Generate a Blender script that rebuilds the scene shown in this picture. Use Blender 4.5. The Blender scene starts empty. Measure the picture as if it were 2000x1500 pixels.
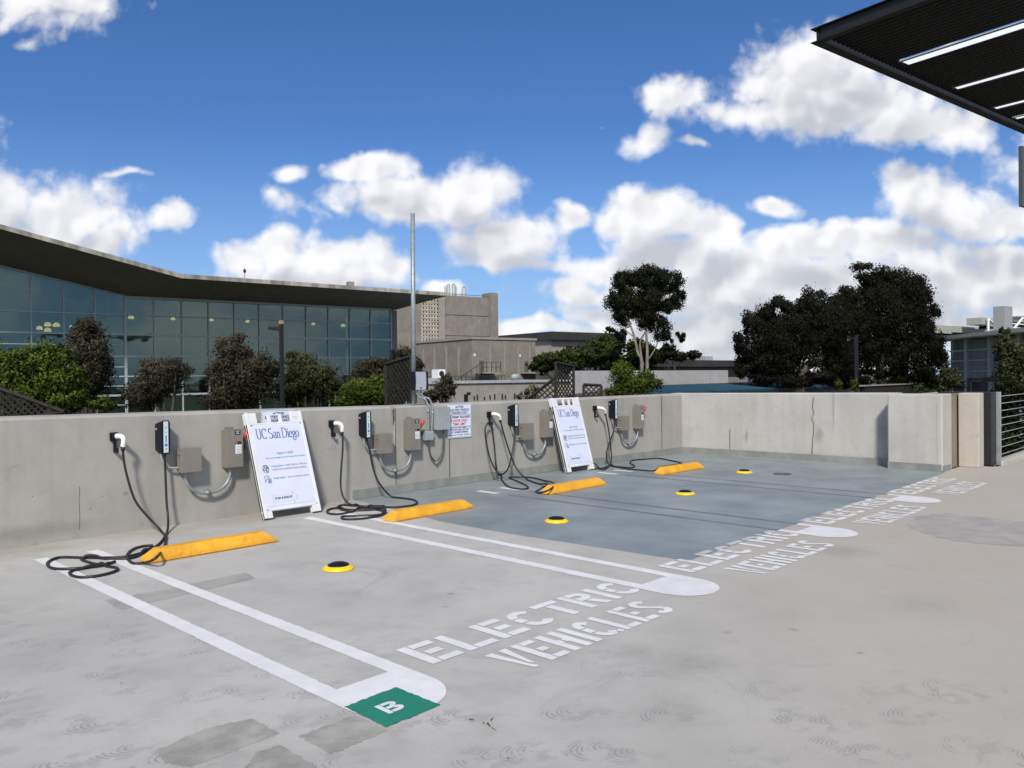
import bpy, math, random
import numpy as np
from mathutils import Vector, Matrix
R_ = math.radians
random.seed(7); RNG = np.random.default_rng(7)
SC = bpy.context.scene
COL = SC.collection
# ------------------------------------------------------------------ camera
FPX, PITCH, ROLL, YAW, CY = 1561.344, -0.009206, -0.010927, 0.810993, -8.22823
def _basis():
    cy, sy = math.cos(YAW), math.sin(YAW)
    f = Vector((sy, cy, 0)); r = Vector((cy, -sy, 0)); u = Vector((0, 0, 1))
    cp, sp = math.cos(PITCH), math.sin(PITCH)
    F = f*cp + u*sp; U = -f*sp + u*cp
    cr, sr = math.cos(ROLL), math.sin(ROLL)
    return F, r*cr + U*sr, -r*sr + U*cr
CF, CR, CU = _basis()
CC = Vector((0, CY, 1.5))
cam = bpy.data.cameras.new('camera'); co = bpy.data.objects.new('camera', cam); COL.objects.link(co)
cam.sensor_width = 36; cam.lens = FPX/2000*36; cam.clip_end = 6000; cam.clip_start = 0.05
co.matrix_world = Matrix(((CR.x, CU.x, -CF.x, CC.x), (CR.y, CU.y, -CF.y, CC.y), (CR.z, CU.z, -CF.z, CC.z), (0, 0, 0, 1)))
SC.camera = co
# ------------------------------------------------------------------ light
SUN_TO = Vector((-1.15, -1.0, 1.30)).normalized()
EL = math.asin(SUN_TO.z); AZ = math.atan2(SUN_TO.x, SUN_TO.y)
sl = bpy.data.lights.new('sun', 'SUN'); sl.energy = 3.4; sl.angle = R_(6.5); sl.color = (1, .92, .81)
so = bpy.data.objects.new('sun', sl); COL.objects.link(so)
so.rotation_euler = (-SUN_TO).to_track_quat('-Z', 'Y').to_euler(); so.location = (0, 0, 30)
SC.view_settings.view_transform = 'Standard'; SC.view_settings.look = 'None'
SC.view_settings.exposure = 0.3; SC.view_settings.gamma = 1

class NT:
    """tiny node-tree helper"""
    def __init__(s, nt): s.nt = nt; s.n = nt.nodes; s.l = nt.links
    def new(s, t, **k):
        n = s.n.new(t)
        for a, b in k.items(): setattr(n, a, b)
        return n
    def put(s, sock, v):
        if isinstance(v, bpy.types.NodeSocket): s.l.new(v, sock)
        elif v is not None: sock.default_value = v
    def m(s, op, a, b=None, c=None, clamp=False):
        n = s.new('ShaderNodeMath', operation=op, use_clamp=clamp)
        s.put(n.inputs[0], a)
        if b is not None: s.put(n.inputs[1], b)
        if c is not None: s.put(n.inputs[2], c)
        return n.outputs[0]
    def vm(s, op, a, b=None, c=None):
        n = s.new('ShaderNodeVectorMath', operation=op)
        s.put(n.inputs[0], a)
        if b is not None: s.put(n.inputs[1], b)
        if c is not None: s.put(n.inputs[2], c)
        return n.outputs['Value'] if op in ('DOT_PRODUCT', 'LENGTH', 'DISTANCE') else n.outputs[0]
    def noise(s, vec, scale, detail=4, rough=.55, dist=0, out='Fac', dim='3D'):
        n = s.new('ShaderNodeTexNoise', noise_dimensions=dim); s.put(n.inputs['Vector'], vec)
        n.inputs['Scale'].default_value = scale; n.inputs['Detail'].default_value = detail
        n.inputs['Roughness'].default_value = rough; n.inputs['Distortion'].default_value = dist
        return n.outputs[out]
    def ramp(s, v, a, b, lo=0., hi=1., smooth=True):
        n = s.new('ShaderNodeMapRange', interpolation_type='SMOOTHSTEP' if smooth else 'LINEAR')
        s.put(n.inputs[0], v); s.put(n.inputs[1], a); s.put(n.inputs[2], b); s.put(n.inputs[3], lo); s.put(n.inputs[4], hi)
        return n.outputs[0]
    def mix(s, f, a, b, blend='MIX'):
        n = s.new('ShaderNodeMix', data_type='RGBA', blend_type=blend)
        s.put(n.inputs[0], f)
        for i, v in ((6, a), (7, b)):
            if isinstance(v, (tuple, list)): v = tuple(v)[:3] + (1,)
            s.put(n.inputs[i], v)
        return n.outputs[2]

def build_world():
    W_ = bpy.data.worlds.new("World"); SC.world = W_; W_.use_nodes = True
    t = NT(W_.node_tree); t.n.clear()
    out = t.new('ShaderNodeOutputWorld'); bg = t.new('ShaderNodeBackground')
    bg.inputs['Strength'].default_value = 0.1
    sky = t.new('ShaderNodeTexSky', sky_type='NISHITA'); sky.sun_disc = False
    sky.sun_elevation = EL; sky.sun_rotation = AZ; sky.altitude = 100; sky.ozone_density = 3.0; sky.dust_density = .35; sky.air_density = 1.0
    tc = t.new('ShaderNodeTexCoord'); d = tc.outputs['Generated']
    # cumulus field: clouds sit at fixed compass directions of the sky
    fw = t.vm('DOT_PRODUCT', d, tuple(CF)); fs = t.m('MAXIMUM', fw, .12)
    x = t.m('DIVIDE', t.vm('DOT_PRODUCT', d, tuple(CR)), fs)
    y = t.m('DIVIDE', t.vm('DOT_PRODUCT', d, tuple(CU)), fs)
    cx = t.new('ShaderNodeCombineXYZ'); t.put(cx.inputs[0], x); t.put(cx.inputs[1], y)
    front = t.ramp(fw, .2, .35)
    # (u, v, ru, rv, weight) in pixels of a 1561 px focal length, centre 1000, 750
    CL = [(110, 5, 170, 62, 1.05), (70, 85, 120, 45, .45), (10, 400, 75, 75, 1.1), (120, 420, 120, 75, 1.15), (190, 470, 90, 45, 1), (60, 480, 160, 50, 1.1),
          (325, 425, 62, 32, .95), (215, 345, 75, 18, .5), (470, 515, 85, 42, 1.1), (560, 500, 85, 42, 1.1), (690, 520, 95, 42, 1.1), (590, 550, 230, 38, 1.1), (775, 535, 45, 32, .9),
          (570, 340, 50, 28, .8), (570, 400, 100, 75, .5), (735, 330, 85, 38, 1.05), (800, 400, 150, 60, 1.1), (900, 395, 105, 72, 1.15), (980, 470, 130, 62, 1.1), (1085, 425, 55, 38, 1.1),
          (1010, 510, 160, 30, .9), (1205, 420, 62, 52, 1.1), (1270, 440, 90, 60, 1.15), (1370, 470, 75, 52, 1.05), (1250, 510, 210, 42, 1.0), (1120, 560, 110, 45, .9),
          (1060, 640, 130, 24, .95), (890, 565, 60, 20, .85), (1420, 560, 330, 60, 1.0), (1590, 500, 140, 40, 1.05), (1730, 490, 120, 45, 1.05), (1350, 650, 300, 45, 1.05), (1450, 700, 520, 45, 1.1), (1180, 610, 130, 34, .95), (1450, 600, 260, 50, 1.0), (1850, 560, 260, 75, 1.05), (1900, 650, 260, 50, 1.0), (1650, 560, 200, 60, 1.0), (1600, 660, 220, 50, 1.0),
          (1830, 385, 82, 58, 1.2), (1890, 425, 110, 52, 1.15), (1980, 420, 80, 52, 1.15), (1330, 185, 105, 48, .95), (1270, 255, 90, 48, .85), (1440, 215, 120, 50, .7), (1390, 270, 60, 22, .6), (1570, 150, 100, 85, 1.1), (1930, 110, 160, 60, 1.0),
          (1640, 200, 190, 80, 1.15), (1790, 240, 160, 58, 1.05), (1530, 420, 70, 30, .95), (1140, 225, 50, 22, .35), (1960, 500, 120, 45, 1.1), (1620, 100, 140, 60, .9), (2200, 300, 260, 90, .9), (-250, 350, 260, 110, 1), (-300, 60, 250, 80, .9), (2400, 560, 300, 90, 1)]
    def shape(q, P, det):
        """smooth union of the cloud ellipses; also the warped position"""
        pw = q.vm('MULTIPLY_ADD', q.vm('SUBTRACT', q.noise(P, 6, 2 if det else 1, .5, out='Color', dim='2D'), (.5, .5, .5)), (.10, .07, 0), P)
        acc = None
        for (u, v, ru, rv, w) in CL:
            if not det and (w < .8 or ru*rv < 2500): continue
            a, b = FPX/ru, FPX/rv
            c0 = ((u-1000)/FPX, (750-v)/FPX)
            r = q.m('SUBTRACT', w*1.02+.06, q.vm('LENGTH', q.vm('MULTIPLY_ADD', pw, (a, b, 0), (-c0[0]*a, -c0[1]*b, 0))))
            acc = r if acc is None else q.m('SMOOTH_MAX', acc, r, .25)
        return acc
    def billow(P):
        pw = t.vm('MULTIPLY_ADD', t.vm('SUBTRACT', t.noise(P, 18, 2, .6, out='Color', dim='2D'), (.5, .5, .5)), (.05, .045, 0), P)
        v = t.new('ShaderNodeTexVoronoi', voronoi_dimensions='2D'); t.put(v.inputs['Vector'], pw); v.inputs['Scale'].default_value = 21
        v2 = t.new('ShaderNodeTexVoronoi', voronoi_dimensions='2D'); t.put(v2.inputs['Vector'], pw); v2.inputs['Scale'].default_value = 52
        n = t.m('MULTIPLY', t.m('SUBTRACT', t.noise(P, 8, 8, .66, dim='2D'), .5), 1.30)
        n = t.m('ADD', n, t.m('MULTIPLY', t.m('SUBTRACT', .42, v.outputs['Distance']), .46))
        return t.m('ADD', n, t.m('MULTIPLY', t.m('SUBTRACT', .42, v2.outputs['Distance']), .20))
    Pc = cx.outputs[0]
    n0 = billow(Pc)
    def soft(P):
        pw = t.vm('MULTIPLY_ADD', t.vm('SUBTRACT', t.noise(P, 18, 1, .6, out='Color', dim='2D'), (.5, .5, .5)), (.05, .045, 0), P)
        v = t.new('ShaderNodeTexVoronoi', voronoi_dimensions='2D'); t.put(v.inputs['Vector'], pw); v.inputs['Scale'].default_value = 21
        return t.m('ADD', t.m('MULTIPLY', t.noise(P, 8, 3, .55, dim='2D'), 1.5), t.m('MULTIPLY', v.outputs['Distance'], -.55))
    q0, q1 = soft(Pc), soft(t.vm('ADD', Pc, (-.013, .016, 0)))
    s0, s2 = shape(t, Pc, True), shape(t, t.vm('ADD', Pc, (-.012, .050, 0)), False)
    f0 = t.m('ADD', s0, n0)
    # the rest of the sky: scattered cumulus
    gd = t.vm('MULTIPLY', d, (1, 1, 1.8))
    gen = t.m('MULTIPLY', t.m('SUBTRACT', t.noise(gd, 2.2, 7, .6), .46), 5)
    fld = t.m('ADD', t.m('MULTIPLY', f0, front), t.m('MULTIPLY', gen, t.m('SUBTRACT', 1, front)))
    dens = t.ramp(fld, -.02, .62)
    thick = t.ramp(fld, .2, 1.3)
    lit = t.ramp(t.m('SUBTRACT', q0, q1), -.22, .30)                 # relief towards the sun
    deep = t.ramp(t.m('ADD', s2, t.m('MULTIPLY', q0, .25)), .15, 1.05)   # cloud above -> grey base
    edge = t.ramp(fld, .9, .1)
    sh = t.m('SUBTRACT', t.m('ADD', t.m('ADD', .66, t.m('MULTIPLY', edge, .10)), t.m('MULTIPLY', lit, .28)), t.m('MULTIPLY', deep, .34))
    sh = t.m('MAXIMUM', sh, .26)
    sh = t.m('ADD', t.m('MULTIPLY', sh, front), t.m('MULTIPLY', .75, t.m('SUBTRACT', 1, front)))
    ccol = t.mix(t.ramp(sh, .3, .95), (4.6, 4.75, 5.2), (8.3, 8.25, 8.35))
    # clear sky: the physical sky, a little deeper blue as the phone recorded it
    sep = t.new('ShaderNodeSeparateXYZ'); t.put(sep.inputs[0], d)
    tint = t.mix(1, sky.outputs[0], (.40, .61, .89), 'MULTIPLY')
    hz = t.ramp(sep.outputs[2], 0, .3)
    tint = t.mix(t.m('MULTIPLY', t.m('SUBTRACT', 1, hz), .55), tint, (3.4, 4.7, 7.2))
    t.put(bg.inputs['Color'], t.mix(t.m('MULTIPLY', dens, .97), tint, ccol))
    t.l.new(bg.outputs[0], out.inputs[0])
    W_.cycles.sampling_method = 'MANUAL'; W_.cycles.sample_map_resolution = 512
build_world()

# ------------------------------------------------------------------ photo geometry: a pixel of the photo -> a point on a real plane
def ray(u, v): return CF + CR*((u-1000)/FPX) - CU*((v-750)/FPX)
def G(u, v, z=0.):
    d = ray(u, v); return CC + d*((z-CC.z)/d.z)
def W(u, v, y=0.):
    d = ray(u, v); return CC + d*((y-CC.y)/d.y)
def DP(u, v, z): return CC + ray(u, v)*z
def PL(u, v, P0, az):
    a = R_(az); n = Vector((math.cos(a), -math.sin(a), 0)); d = ray(u, v)
    return CC + d*((P0-CC).dot(n)/d.dot(n))
def azv(az): a = R_(az); return Vector((math.sin(a), math.cos(a), 0))

# ------------------------------------------------------------------ mesh helpers
class MB:
    def __init__(s): s.v = []; s.f = []
    def add(s, vs, fs):
        o = len(s.v); s.v += [tuple(p) for p in vs]; s.f += [tuple(i+o for i in f) for f in fs]; return s
    def box(s, x0, x1, y0, y1, z0, z1):
        v = [(x, y, z) for x in (x0, x1) for y in (y0, y1) for z in (z0, z1)]
        return s.add(v, [(0, 1, 3, 2), (4, 6, 7, 5), (0, 4, 5, 1), (2, 3, 7, 6), (0, 2, 6, 4), (1, 5, 7, 3)])
    def obox(s, o, ax, ay, x0, x1, y0, y1, z0, z1):
        """box in a frame: origin o, horizontal axes ax, ay"""
        v = [o + ax*x + ay*y + Vector((0, 0, z)) for x in (x0, x1) for y in (y0, y1) for z in (z0, z1)]
        return s.add(v, [(0, 1, 3, 2), (4, 6, 7, 5), (0, 4, 5, 1), (2, 3, 7, 6), (0, 2, 6, 4), (1, 5, 7, 3)])
    def prism(s, poly, axis, a, b):
        """poly: 2D points; axis 'z': (x,y) extruded z a..b; 'y': (x,z) extruded along y; 'x': (y,z) along x"""
        def P(p, t): return {'z': (p[0], p[1], t), 'y': (p[0], t, p[1]), 'x': (t, p[0], p[1])}[axis]
        n = len(poly); v = [P(p, a) for p in poly] + [P(p, b) for p in poly]
        return s.add(v, [tuple(range(n))[::-1], tuple(range(n, 2*n))] + [(i, (i+1) % n, n+(i+1) % n, n+i) for i in range(n)])
    def poly(s, pts): return s.add(pts, [tuple(range(len(pts)))])
    def quad(s, a, b, c, d): return s.add([a, b, c, d], [(0, 1, 2, 3)])
    def tube(s, pts, r, n=10, cap=True):
        pts = [Vector(p) for p in pts]; m = len(pts)
        rs = r if isinstance(r, (list, tuple)) else [r]*m
        o = len(s.v); prev = None
        for i, p in enumerate(pts):
            tg = (pts[min(i+1, m-1)] - pts[max(i-1, 0)]).normalized()
            if prev is None:
                a = Vector((0, 0, 1)) if abs(tg.z) < .9 else Vector((1, 0, 0))
                prev = (a - tg*a.dot(tg)).normalized()
            else:
                prev = prev - tg*prev.dot(tg)
                prev = prev.normalized() if prev.length > 1e-6 else tg.orthogonal().normalized()
            b = tg.cross(prev)
            for k in range(n):
                an = 2*math.pi*k/n; s.v.append(tuple(p + (prev*math.cos(an) + b*math.sin(an))*rs[i]))
        for i in range(m-1):
            for k in range(n):
                s.f.append((o+i*n+k, o+i*n+(k+1) % n, o+(i+1)*n+(k+1) % n, o+(i+1)*n+k))
        if cap: s.f.append(tuple(o+k for k in range(n))[::-1]); s.f.append(tuple(o+(m-1)*n+k for k in range(n)))
        return s
    def lathe(s, c, prof, n=40):
        o = len(s.v); c = Vector(c)
        for r, z in prof:
            for k in range(n):
                a = 2*math.pi*k/n; s.v.append((c.x+r*math.cos(a), c.y+r*math.sin(a), c.z+z))
        for i in range(len(prof)-1):
            for k in range(n): s.f.append((o+i*n+k, o+i*n+(k+1) % n, o+(i+1)*n+(k+1) % n, o+(i+1)*n+k))
        s.f.append(tuple(o+(len(prof)-1)*n+k for k in range(n)))
        return s
    def xf(s, M): s.v = [tuple(M @ Vector(p)) for p in s.v]; return s
    def build(s, name, mat, parent=None, smooth=False, bevel=0., seg=2, label=None, auto=False):
        me = bpy.data.meshes.new(name); me.from_pydata(s.v, [], s.f); me.validate(); me.update()
        o = bpy.data.objects.new(name, me); COL.objects.link(o); me.materials.append(mat)
        if smooth: me.polygons.foreach_set('use_smooth', [True]*len(me.polygons))
        if bevel:
            b = o.modifiers.new('bevel', 'BEVEL'); b.width = bevel; b.segments = seg; b.limit_method = 'ANGLE'; b.angle_limit = R_(35)
        if parent is not None:
            o.parent = parent
            if parent.type == 'EMPTY': o.matrix_parent_inverse = parent_inv(parent)
            else: o.matrix_parent_inverse = parent_inv(parent)
        if label: o['label'] = label
        return o
def parent_inv(p):
    # world matrix of the parent from its own transform chain (everything here is translation/rotation only)
    M = p.matrix_basis.copy(); q = p
    while q.parent is not None:
        M = q.parent.matrix_basis @ q.matrix_parent_inverse @ M if False else q.parent.matrix_basis @ q.matrix_parent_inverse @ M
        q = q.parent
    return M.inverted()
def empty(name, loc): 
    o = bpy.data.objects.new(name, None); o.location = loc; o.empty_display_size = .1; COL.objects.link(o); return o
def tag(o, label=None, cat=None, group=None, kind=None):
    if label: o['label'] = label
    if cat: o['category'] = cat
    if group: o['group'] = group
    if kind: o['kind'] = kind
    return o
def thing(name, loc, label, cat, group=None): return tag(empty(name, loc), label, cat, group)
def catmull(pts, k=8):
    pts = [Vector(p) for p in pts]; out = []
    for i in range(len(pts)-1):
        p0 = pts[max(i-1, 0)]; p1 = pts[i]; p2 = pts[i+1]; p3 = pts[min(i+2, len(pts)-1)]
        for j in range(k):
            t = j/k
            out.append(.5*((2*p1) + (p2-p0)*t + (2*p0-5*p1+4*p2-p3)*t*t + (-p0+3*p1-3*p2+p3)*t**3))
    out.append(pts[-1]); return out

# ------------------------------------------------------------------ materials
def M(name, c, rough=.6, metal=0., var=.08, scale=6., bump=0., bscale=60., c2=None, streak=None, spec=.5, coat=0., grime=0.):
    m = bpy.data.materials.new(name); m.use_nodes = True
    t = NT(m.node_tree); b = t.n['Principled BSDF']
    b.inputs['Roughness'].default_value = rough; b.inputs['Metallic'].default_value = metal
    b.inputs['Specular IOR Level'].default_value = spec; b.inputs['Coat Weight'].default_value = coat
    geo = t.new('ShaderNodeNewGeometry'); P = geo.outputs['Position']
    if streak: P = t.vm('MULTIPLY', P, streak)
    n = t.noise(P, scale, 6, .6)
    dark = tuple(k*(1-var*2.2) for k in c); lite = c2 or tuple(min(1, k*(1+var*1.6)) for k in c)
    col = t.mix(t.ramp(n, .3, .72), dark, lite)
    if grime:
        g = t.ramp(t.noise(geo.outputs['Position'], scale*4.3, 8, .7), .52, .7)
        col = t.mix(t.m('MULTIPLY', g, grime), col, tuple(k*.45 for k in c))
    t.put(b.inputs['Base Color'], col)
    rn = t.ramp(t.noise(geo.outputs['Position'], scale*2.7, 4, .6), .3, .7, rough*.85, min(1, rough*1.15)); t.put(b.inputs['Roughness'], rn)
    if bump:
        bp = t.new('ShaderNodeBump'); bp.inputs['Strength'].default_value = bump; bp.inputs['Distance'].default_value = .01
        t.put(bp.inputs['Height'], t.noise(geo.outputs['Position'], bscale, 6, .65)); t.l.new(bp.outputs[0], b.inputs['Normal'])
    return m
def emit(name, c, s):
    m = bpy.data.materials.new(name); m.use_nodes = True; b = m.node_tree.nodes['Principled BSDF']
    b.inputs['Base Color'].default_value = (*c, 1); b.inputs['Emission Color'].default_value = (*c, 1); b.inputs['Emission Strength'].default_value = s
    return m

SPOTS_DECK = [(1640, 1075, .42, .35), (1350, 1290, .30, .30), (1240, 1270, .22, .25), (880, 1160, .05, .6), (870, 1185, .04, .5), (1550, 1230, .05, .5), (1420, 1235, .05, .5), (1680, 1275, .04, .6), (1310, 1390, .3, .2), (1800, 1180, .4, .2), (560, 1250, .3, .15)]
def deck_material():
    m = bpy.data.materials.new('broomed_concrete'); m.use_nodes = True
    t = NT(m.node_tree); b = t.n['Principled BSDF']; geo = t.new('ShaderNodeNewGeometry'); P = geo.outputs['Position']
    sx = t.new('ShaderNodeSeparateXYZ'); t.put(sx.inputs[0], P); X, Y = sx.outputs[0], sx.outputs[1]
    big = t.noise(P, .55, 4, .55); med = t.noise(P, 2.6, 6, .62); fine = t.noise(P, 45, 4, .7)
    col = t.mix(t.ramp(big, .32, .68), (.378, .376, .358), (.458, .455, .438))
    col = t.mix(t.m('MULTIPLY', t.ramp(med, .42, .72), .45), col, (.30, .305, .305))
    # warmer concrete in the drive lane to the right
    warm = t.m('MULTIPLY', t.ramp(t.m('SUBTRACT', X, t.m('MULTIPLY', t.m('ADD', Y, 5), 1.2)), 3.2, 8.5), t.ramp(Y, -3.0, -4.6))
    warm = t.m('MULTIPLY', warm, t.ramp(t.noise(P, .9, 5, .6), .15, .6, .55, 1))
    col = t.mix(warm, col, (.392, .366, .322))
    # dust line by the wall
    dust = t.m('MULTIPLY', t.ramp(t.m('ADD', Y, t.m('MULTIPLY', t.noise(P, 3, 3), .15)), -.62, -.05), t.ramp(t.noise(P, 1.8, 6, .65), .3, .6, .35, 1))
    col = t.mix(t.m('MULTIPLY', dust, .75), col, (.305, .285, .245))
    # arcs left by the finishing broom: jittered cells, rings about a point beside each cell centre
    reg = t.m('MAXIMUM', t.ramp(t.m('ADD', X, t.m('MULTIPLY', Y, .55)), 1.6, -.6), t.m('MULTIPLY', t.m('MULTIPLY', t.ramp(Y, -4.8, -5.6), t.ramp(X, 6.2, 2.2)), .8))
    reg = t.m('MULTIPLY', reg, t.ramp(t.noise(P, 1.1, 4, .6), .30, .55, .25, 1))
    wob = t.noise(P, 5, 3, .5); rs = None; shade = None
    for (fx, fy, ox, oy) in ((2.1, 3.1, .0, .0), (1.9, 2.8, .37, .51), (2.35, 3.4, .71, .23)):
        gx = t.m('ADD', t.m('MULTIPLY', t.m('ADD', X, t.m('MULTIPLY', Y, .35)), fx), ox); gy = t.m('ADD', t.m('MULTIPLY', t.m('ADD', Y, t.m('MULTIPLY', X, .12)), fy), oy)
        gx = t.m('ADD', gx, t.m('MULTIPLY', t.m('FLOOR', gy), .43))
        cc = t.new('ShaderNodeCombineXYZ'); t.put(cc.inputs[0], t.m('FLOOR', gx)); t.put(cc.inputs[1], t.m('FLOOR', gy)); cc.inputs[2].default_value = ox*10
        wn = t.new('ShaderNodeTexWhiteNoise'); t.put(wn.inputs['Vector'], cc.outputs[0]); hs = t.new('ShaderNodeSeparateXYZ'); t.put(hs.inputs[0], wn.outputs['Color'])
        cxn = t.m('ADD', .62, t.m('MULTIPLY', hs.outputs[0], .16)); cyn = t.m('ADD', .40, t.m('MULTIPLY', hs.outputs[1], .2))
        lx = t.m('DIVIDE', t.m('SUBTRACT', t.m('FRACT', gx), cxn), fx); ly = t.m('DIVIDE', t.m('SUBTRACT', t.m('FRACT', gy), cyn), fy)
        rr = t.m('SQRT', t.m('ADD', t.m('MULTIPLY', lx, lx), t.m('MULTIPLY', t.m('MULTIPLY', ly, ly), 2.6)))
        ring = t.m('SINE', t.m('ADD', t.m('MULTIPLY', rr, 270), t.m('ADD', t.m('MULTIPLY', wob, 9), t.m('MULTIPLY', hs.outputs[2], 6))))
        fan = t.m('MULTIPLY', t.m('MULTIPLY', t.ramp(lx, .10, -.04), t.ramp(rr, .235, .15)), t.ramp(rr, .02, .06))
        fan = t.m('MULTIPLY', fan, t.m('MULTIPLY', t.ramp(hs.outputs[2], .15, .75), t.ramp(t.noise(P, 11, 4, .6), .38, .58)))
        r1 = t.m('MULTIPLY', ring, fan)
        rs = r1 if rs is None else t.m('MAXIMUM', rs, r1); shade = fan if shade is None else t.m('MAXIMUM', shade, fan)
    rs = t.m('MULTIPLY', rs, reg)
    col = t.mix(t.m('MULTIPLY', t.ramp(rs, .12, .8), .62), col, (.20, .20, .195))
    col = t.mix(t.m('MULTIPLY', t.m('MULTIPLY', shade, reg), .24), col, (.29, .29, .285))
    # fine broom drag lines
    drag = t.noise(t.vm('MULTIPLY', P, (6, 90, 1)), 1, 3, .6)
    col = t.mix(t.ramp(drag, .55, .8, 0, .10), col, (.22, .22, .21))
    # pits and specks
    vo = t.new('ShaderNodeTexVoronoi'); t.put(vo.inputs['Vector'], P); vo.inputs['Scale'].default_value = 5.5
    pit = t.m('MULTIPLY', t.ramp(vo.outputs['Distance'], .045, .02), t.ramp(t.noise(P, 2.2, 3), .52, .6))
    col = t.mix(t.m('MULTIPLY', pit, .75), col, (.07, .068, .065))
    col = t.mix(t.ramp(fine, .5, .85, 0, .22), col, (.2, .2, .195))
    blot = t.ramp(t.noise(P, 1.15, 7, .7, 1.2), .58, .74)
    col = t.mix(t.m('MULTIPLY', blot, .40), col, (.235, .225, .20))
    blot2 = t.ramp(t.noise(t.vm('MULTIPLY', P, (1, 2.2, 1)), 3.1, 6, .72, .6), .60, .72)
    col = t.mix(t.m('MULTIPLY', blot2, .28), col, (.25, .24, .22))
    for (su, sv, sr, sk) in SPOTS_DECK:
        c_ = G(su, sv); dd = t.vm('LENGTH', t.vm('SUBTRACT', P, tuple(c_)))
        k_ = t.m('MULTIPLY', t.ramp(t.m('ADD', dd, t.m('MULTIPLY', t.noise(P, 3.2/sr, 5, .6), sr*.9)), sr*1.35, sr*.45), sk)
        col = t.mix(k_, col, (.20, .19, .17))
    t.put(b.inputs['Base Color'], col); b.inputs['Roughness'].default_value = .78; b.inputs['Specular IOR Level'].default_value = .35
    bp = t.new('ShaderNodeBump'); bp.inputs['Strength'].default_value = .35; bp.inputs['Distance'].default_value = .004
    t.put(bp.inputs['Height'], t.m('ADD', t.m('MULTIPLY', rs, .5), t.m('ADD', fine, t.m('MULTIPLY', drag, .5)))); t.l.new(bp.outputs[0], b.inputs['Normal'])
    return m

def wall_material(name='cast_concrete', a=(.40, .392, .368), b_=(.46, .455, .432), stains=()):
    m = bpy.data.materials.new(name); m.use_nodes = True
    t = NT(m.node_tree); b = t.n['Principled BSDF']; geo = t.new('ShaderNodeNewGeometry'); P = geo.outputs['Position']
    st = t.noise(t.vm('MULTIPLY', P, (5.5, 5.5, .35)), 1, 5, .6)
    cl = t.noise(P, 1.5, 6, .62); md = t.noise(P, 7, 5, .65)
    col = t.mix(t.ramp(cl, .3, .7), a, b_)
    col = t.mix(t.m('MULTIPLY', t.ramp(st, .42, .72), .3), col, tuple(k*.78 for k in a))
    col = t.mix(t.m('MULTIPLY', t.ramp(md, .5, .75), .35), col, tuple(k*.72 for k in a))
    warm = t.ramp(t.noise(P, .8, 3, .5), .45, .7)
    col = t.mix(t.m('MULTIPLY', warm, .16), col, (.40, .365, .31))
    vo = t.new('ShaderNodeTexVoronoi'); t.put(vo.inputs['Vector'], P); vo.inputs['Scale'].default_value = 7
    pit = t.m('MULTIPLY', t.ramp(vo.outputs['Distance'], .06, .03), t.ramp(t.noise(P, 3, 2), .5, .58))
    col = t.mix(t.m('MULTIPLY', pit, .7), col, (.09, .085, .08))
    blot = t.ramp(t.noise(P, 2.4, 5, .6, .8), .64, .75)
    col = t.mix(t.m('MULTIPLY', blot, .45), col, (.17, .17, .165))
    for (c_, r_, k_) in stains:      # (centre, (rx, ry, rz), strength)
        dd = t.vm('LENGTH', t.vm('DIVIDE', t.vm('SUBTRACT', P, tuple(c_)), r_))
        kk = t.m('MULTIPLY', t.ramp(t.m('ADD', dd, t.m('MULTIPLY', t.noise(P, 9, 5, .65), .9)), 1.5, .55), k_)
        col = t.mix(kk, col, (.13, .13, .125))
    t.put(b.inputs['Base Color'], col); b.inputs['Roughness'].default_value = .8; b.inputs['Specular IOR Level'].default_value = .3
    bp = t.new('ShaderNodeBump'); bp.inputs['Strength'].default_value = .3; bp.inputs['Distance'].default_value = .006
    t.put(bp.inputs['Height'], t.m('ADD', t.noise(P, 30, 6, .7), t.m('MULTIPLY', pit, -1.5))); t.l.new(bp.outputs[0], b.inputs['Normal'])
    return m

def paint_material(name, c, worn=.35, over=None):
    m = bpy.data.materials.new(name); m.use_nodes = True
    t = NT(m.node_tree); b = t.n['Principled BSDF']; geo = t.new('ShaderNodeNewGeometry'); P = geo.outputs['Position']
    n = t.noise(P, 60, 5, .75); n2 = t.noise(P, 5, 4, .6)
    col = t.mix(t.ramp(n2, .3, .7), tuple(k*.88 for k in c), c)
    col = t.mix(t.m('MULTIPLY', t.ramp(n, .56, .72), worn), col, (.36, .36, .35))
    if over:   # the part later covered by the grey deck coating shows through it faintly
        sx = t.new('ShaderNodeSeparateXYZ'); t.put(sx.inputs[0], P)
        e = t.m('ADD', t.m('SUBTRACT', sx.outputs[1], t.m('MULTIPLY', t.m('SUBTRACT', sx.outputs[0], 5.6), .016)), 4.825)
        k = t.m('MULTIPLY', t.ramp(e, -.004, .006), t.ramp(sx.outputs[0], 5.60, 5.62))
        col = t.mix(t.m('MULTIPLY', k, .9), col, over)
    t.put(b.inputs['Base Color'], col); b.inputs['Roughness'].default_value = .6
    bp = t.new('ShaderNodeBump'); bp.inputs['Strength'].default_value = .25; bp.inputs['Distance'].default_value = .003
    t.put(bp.inputs['Height'], n); t.l.new(bp.outputs[0], b.inputs['Normal'])
    return m

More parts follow.
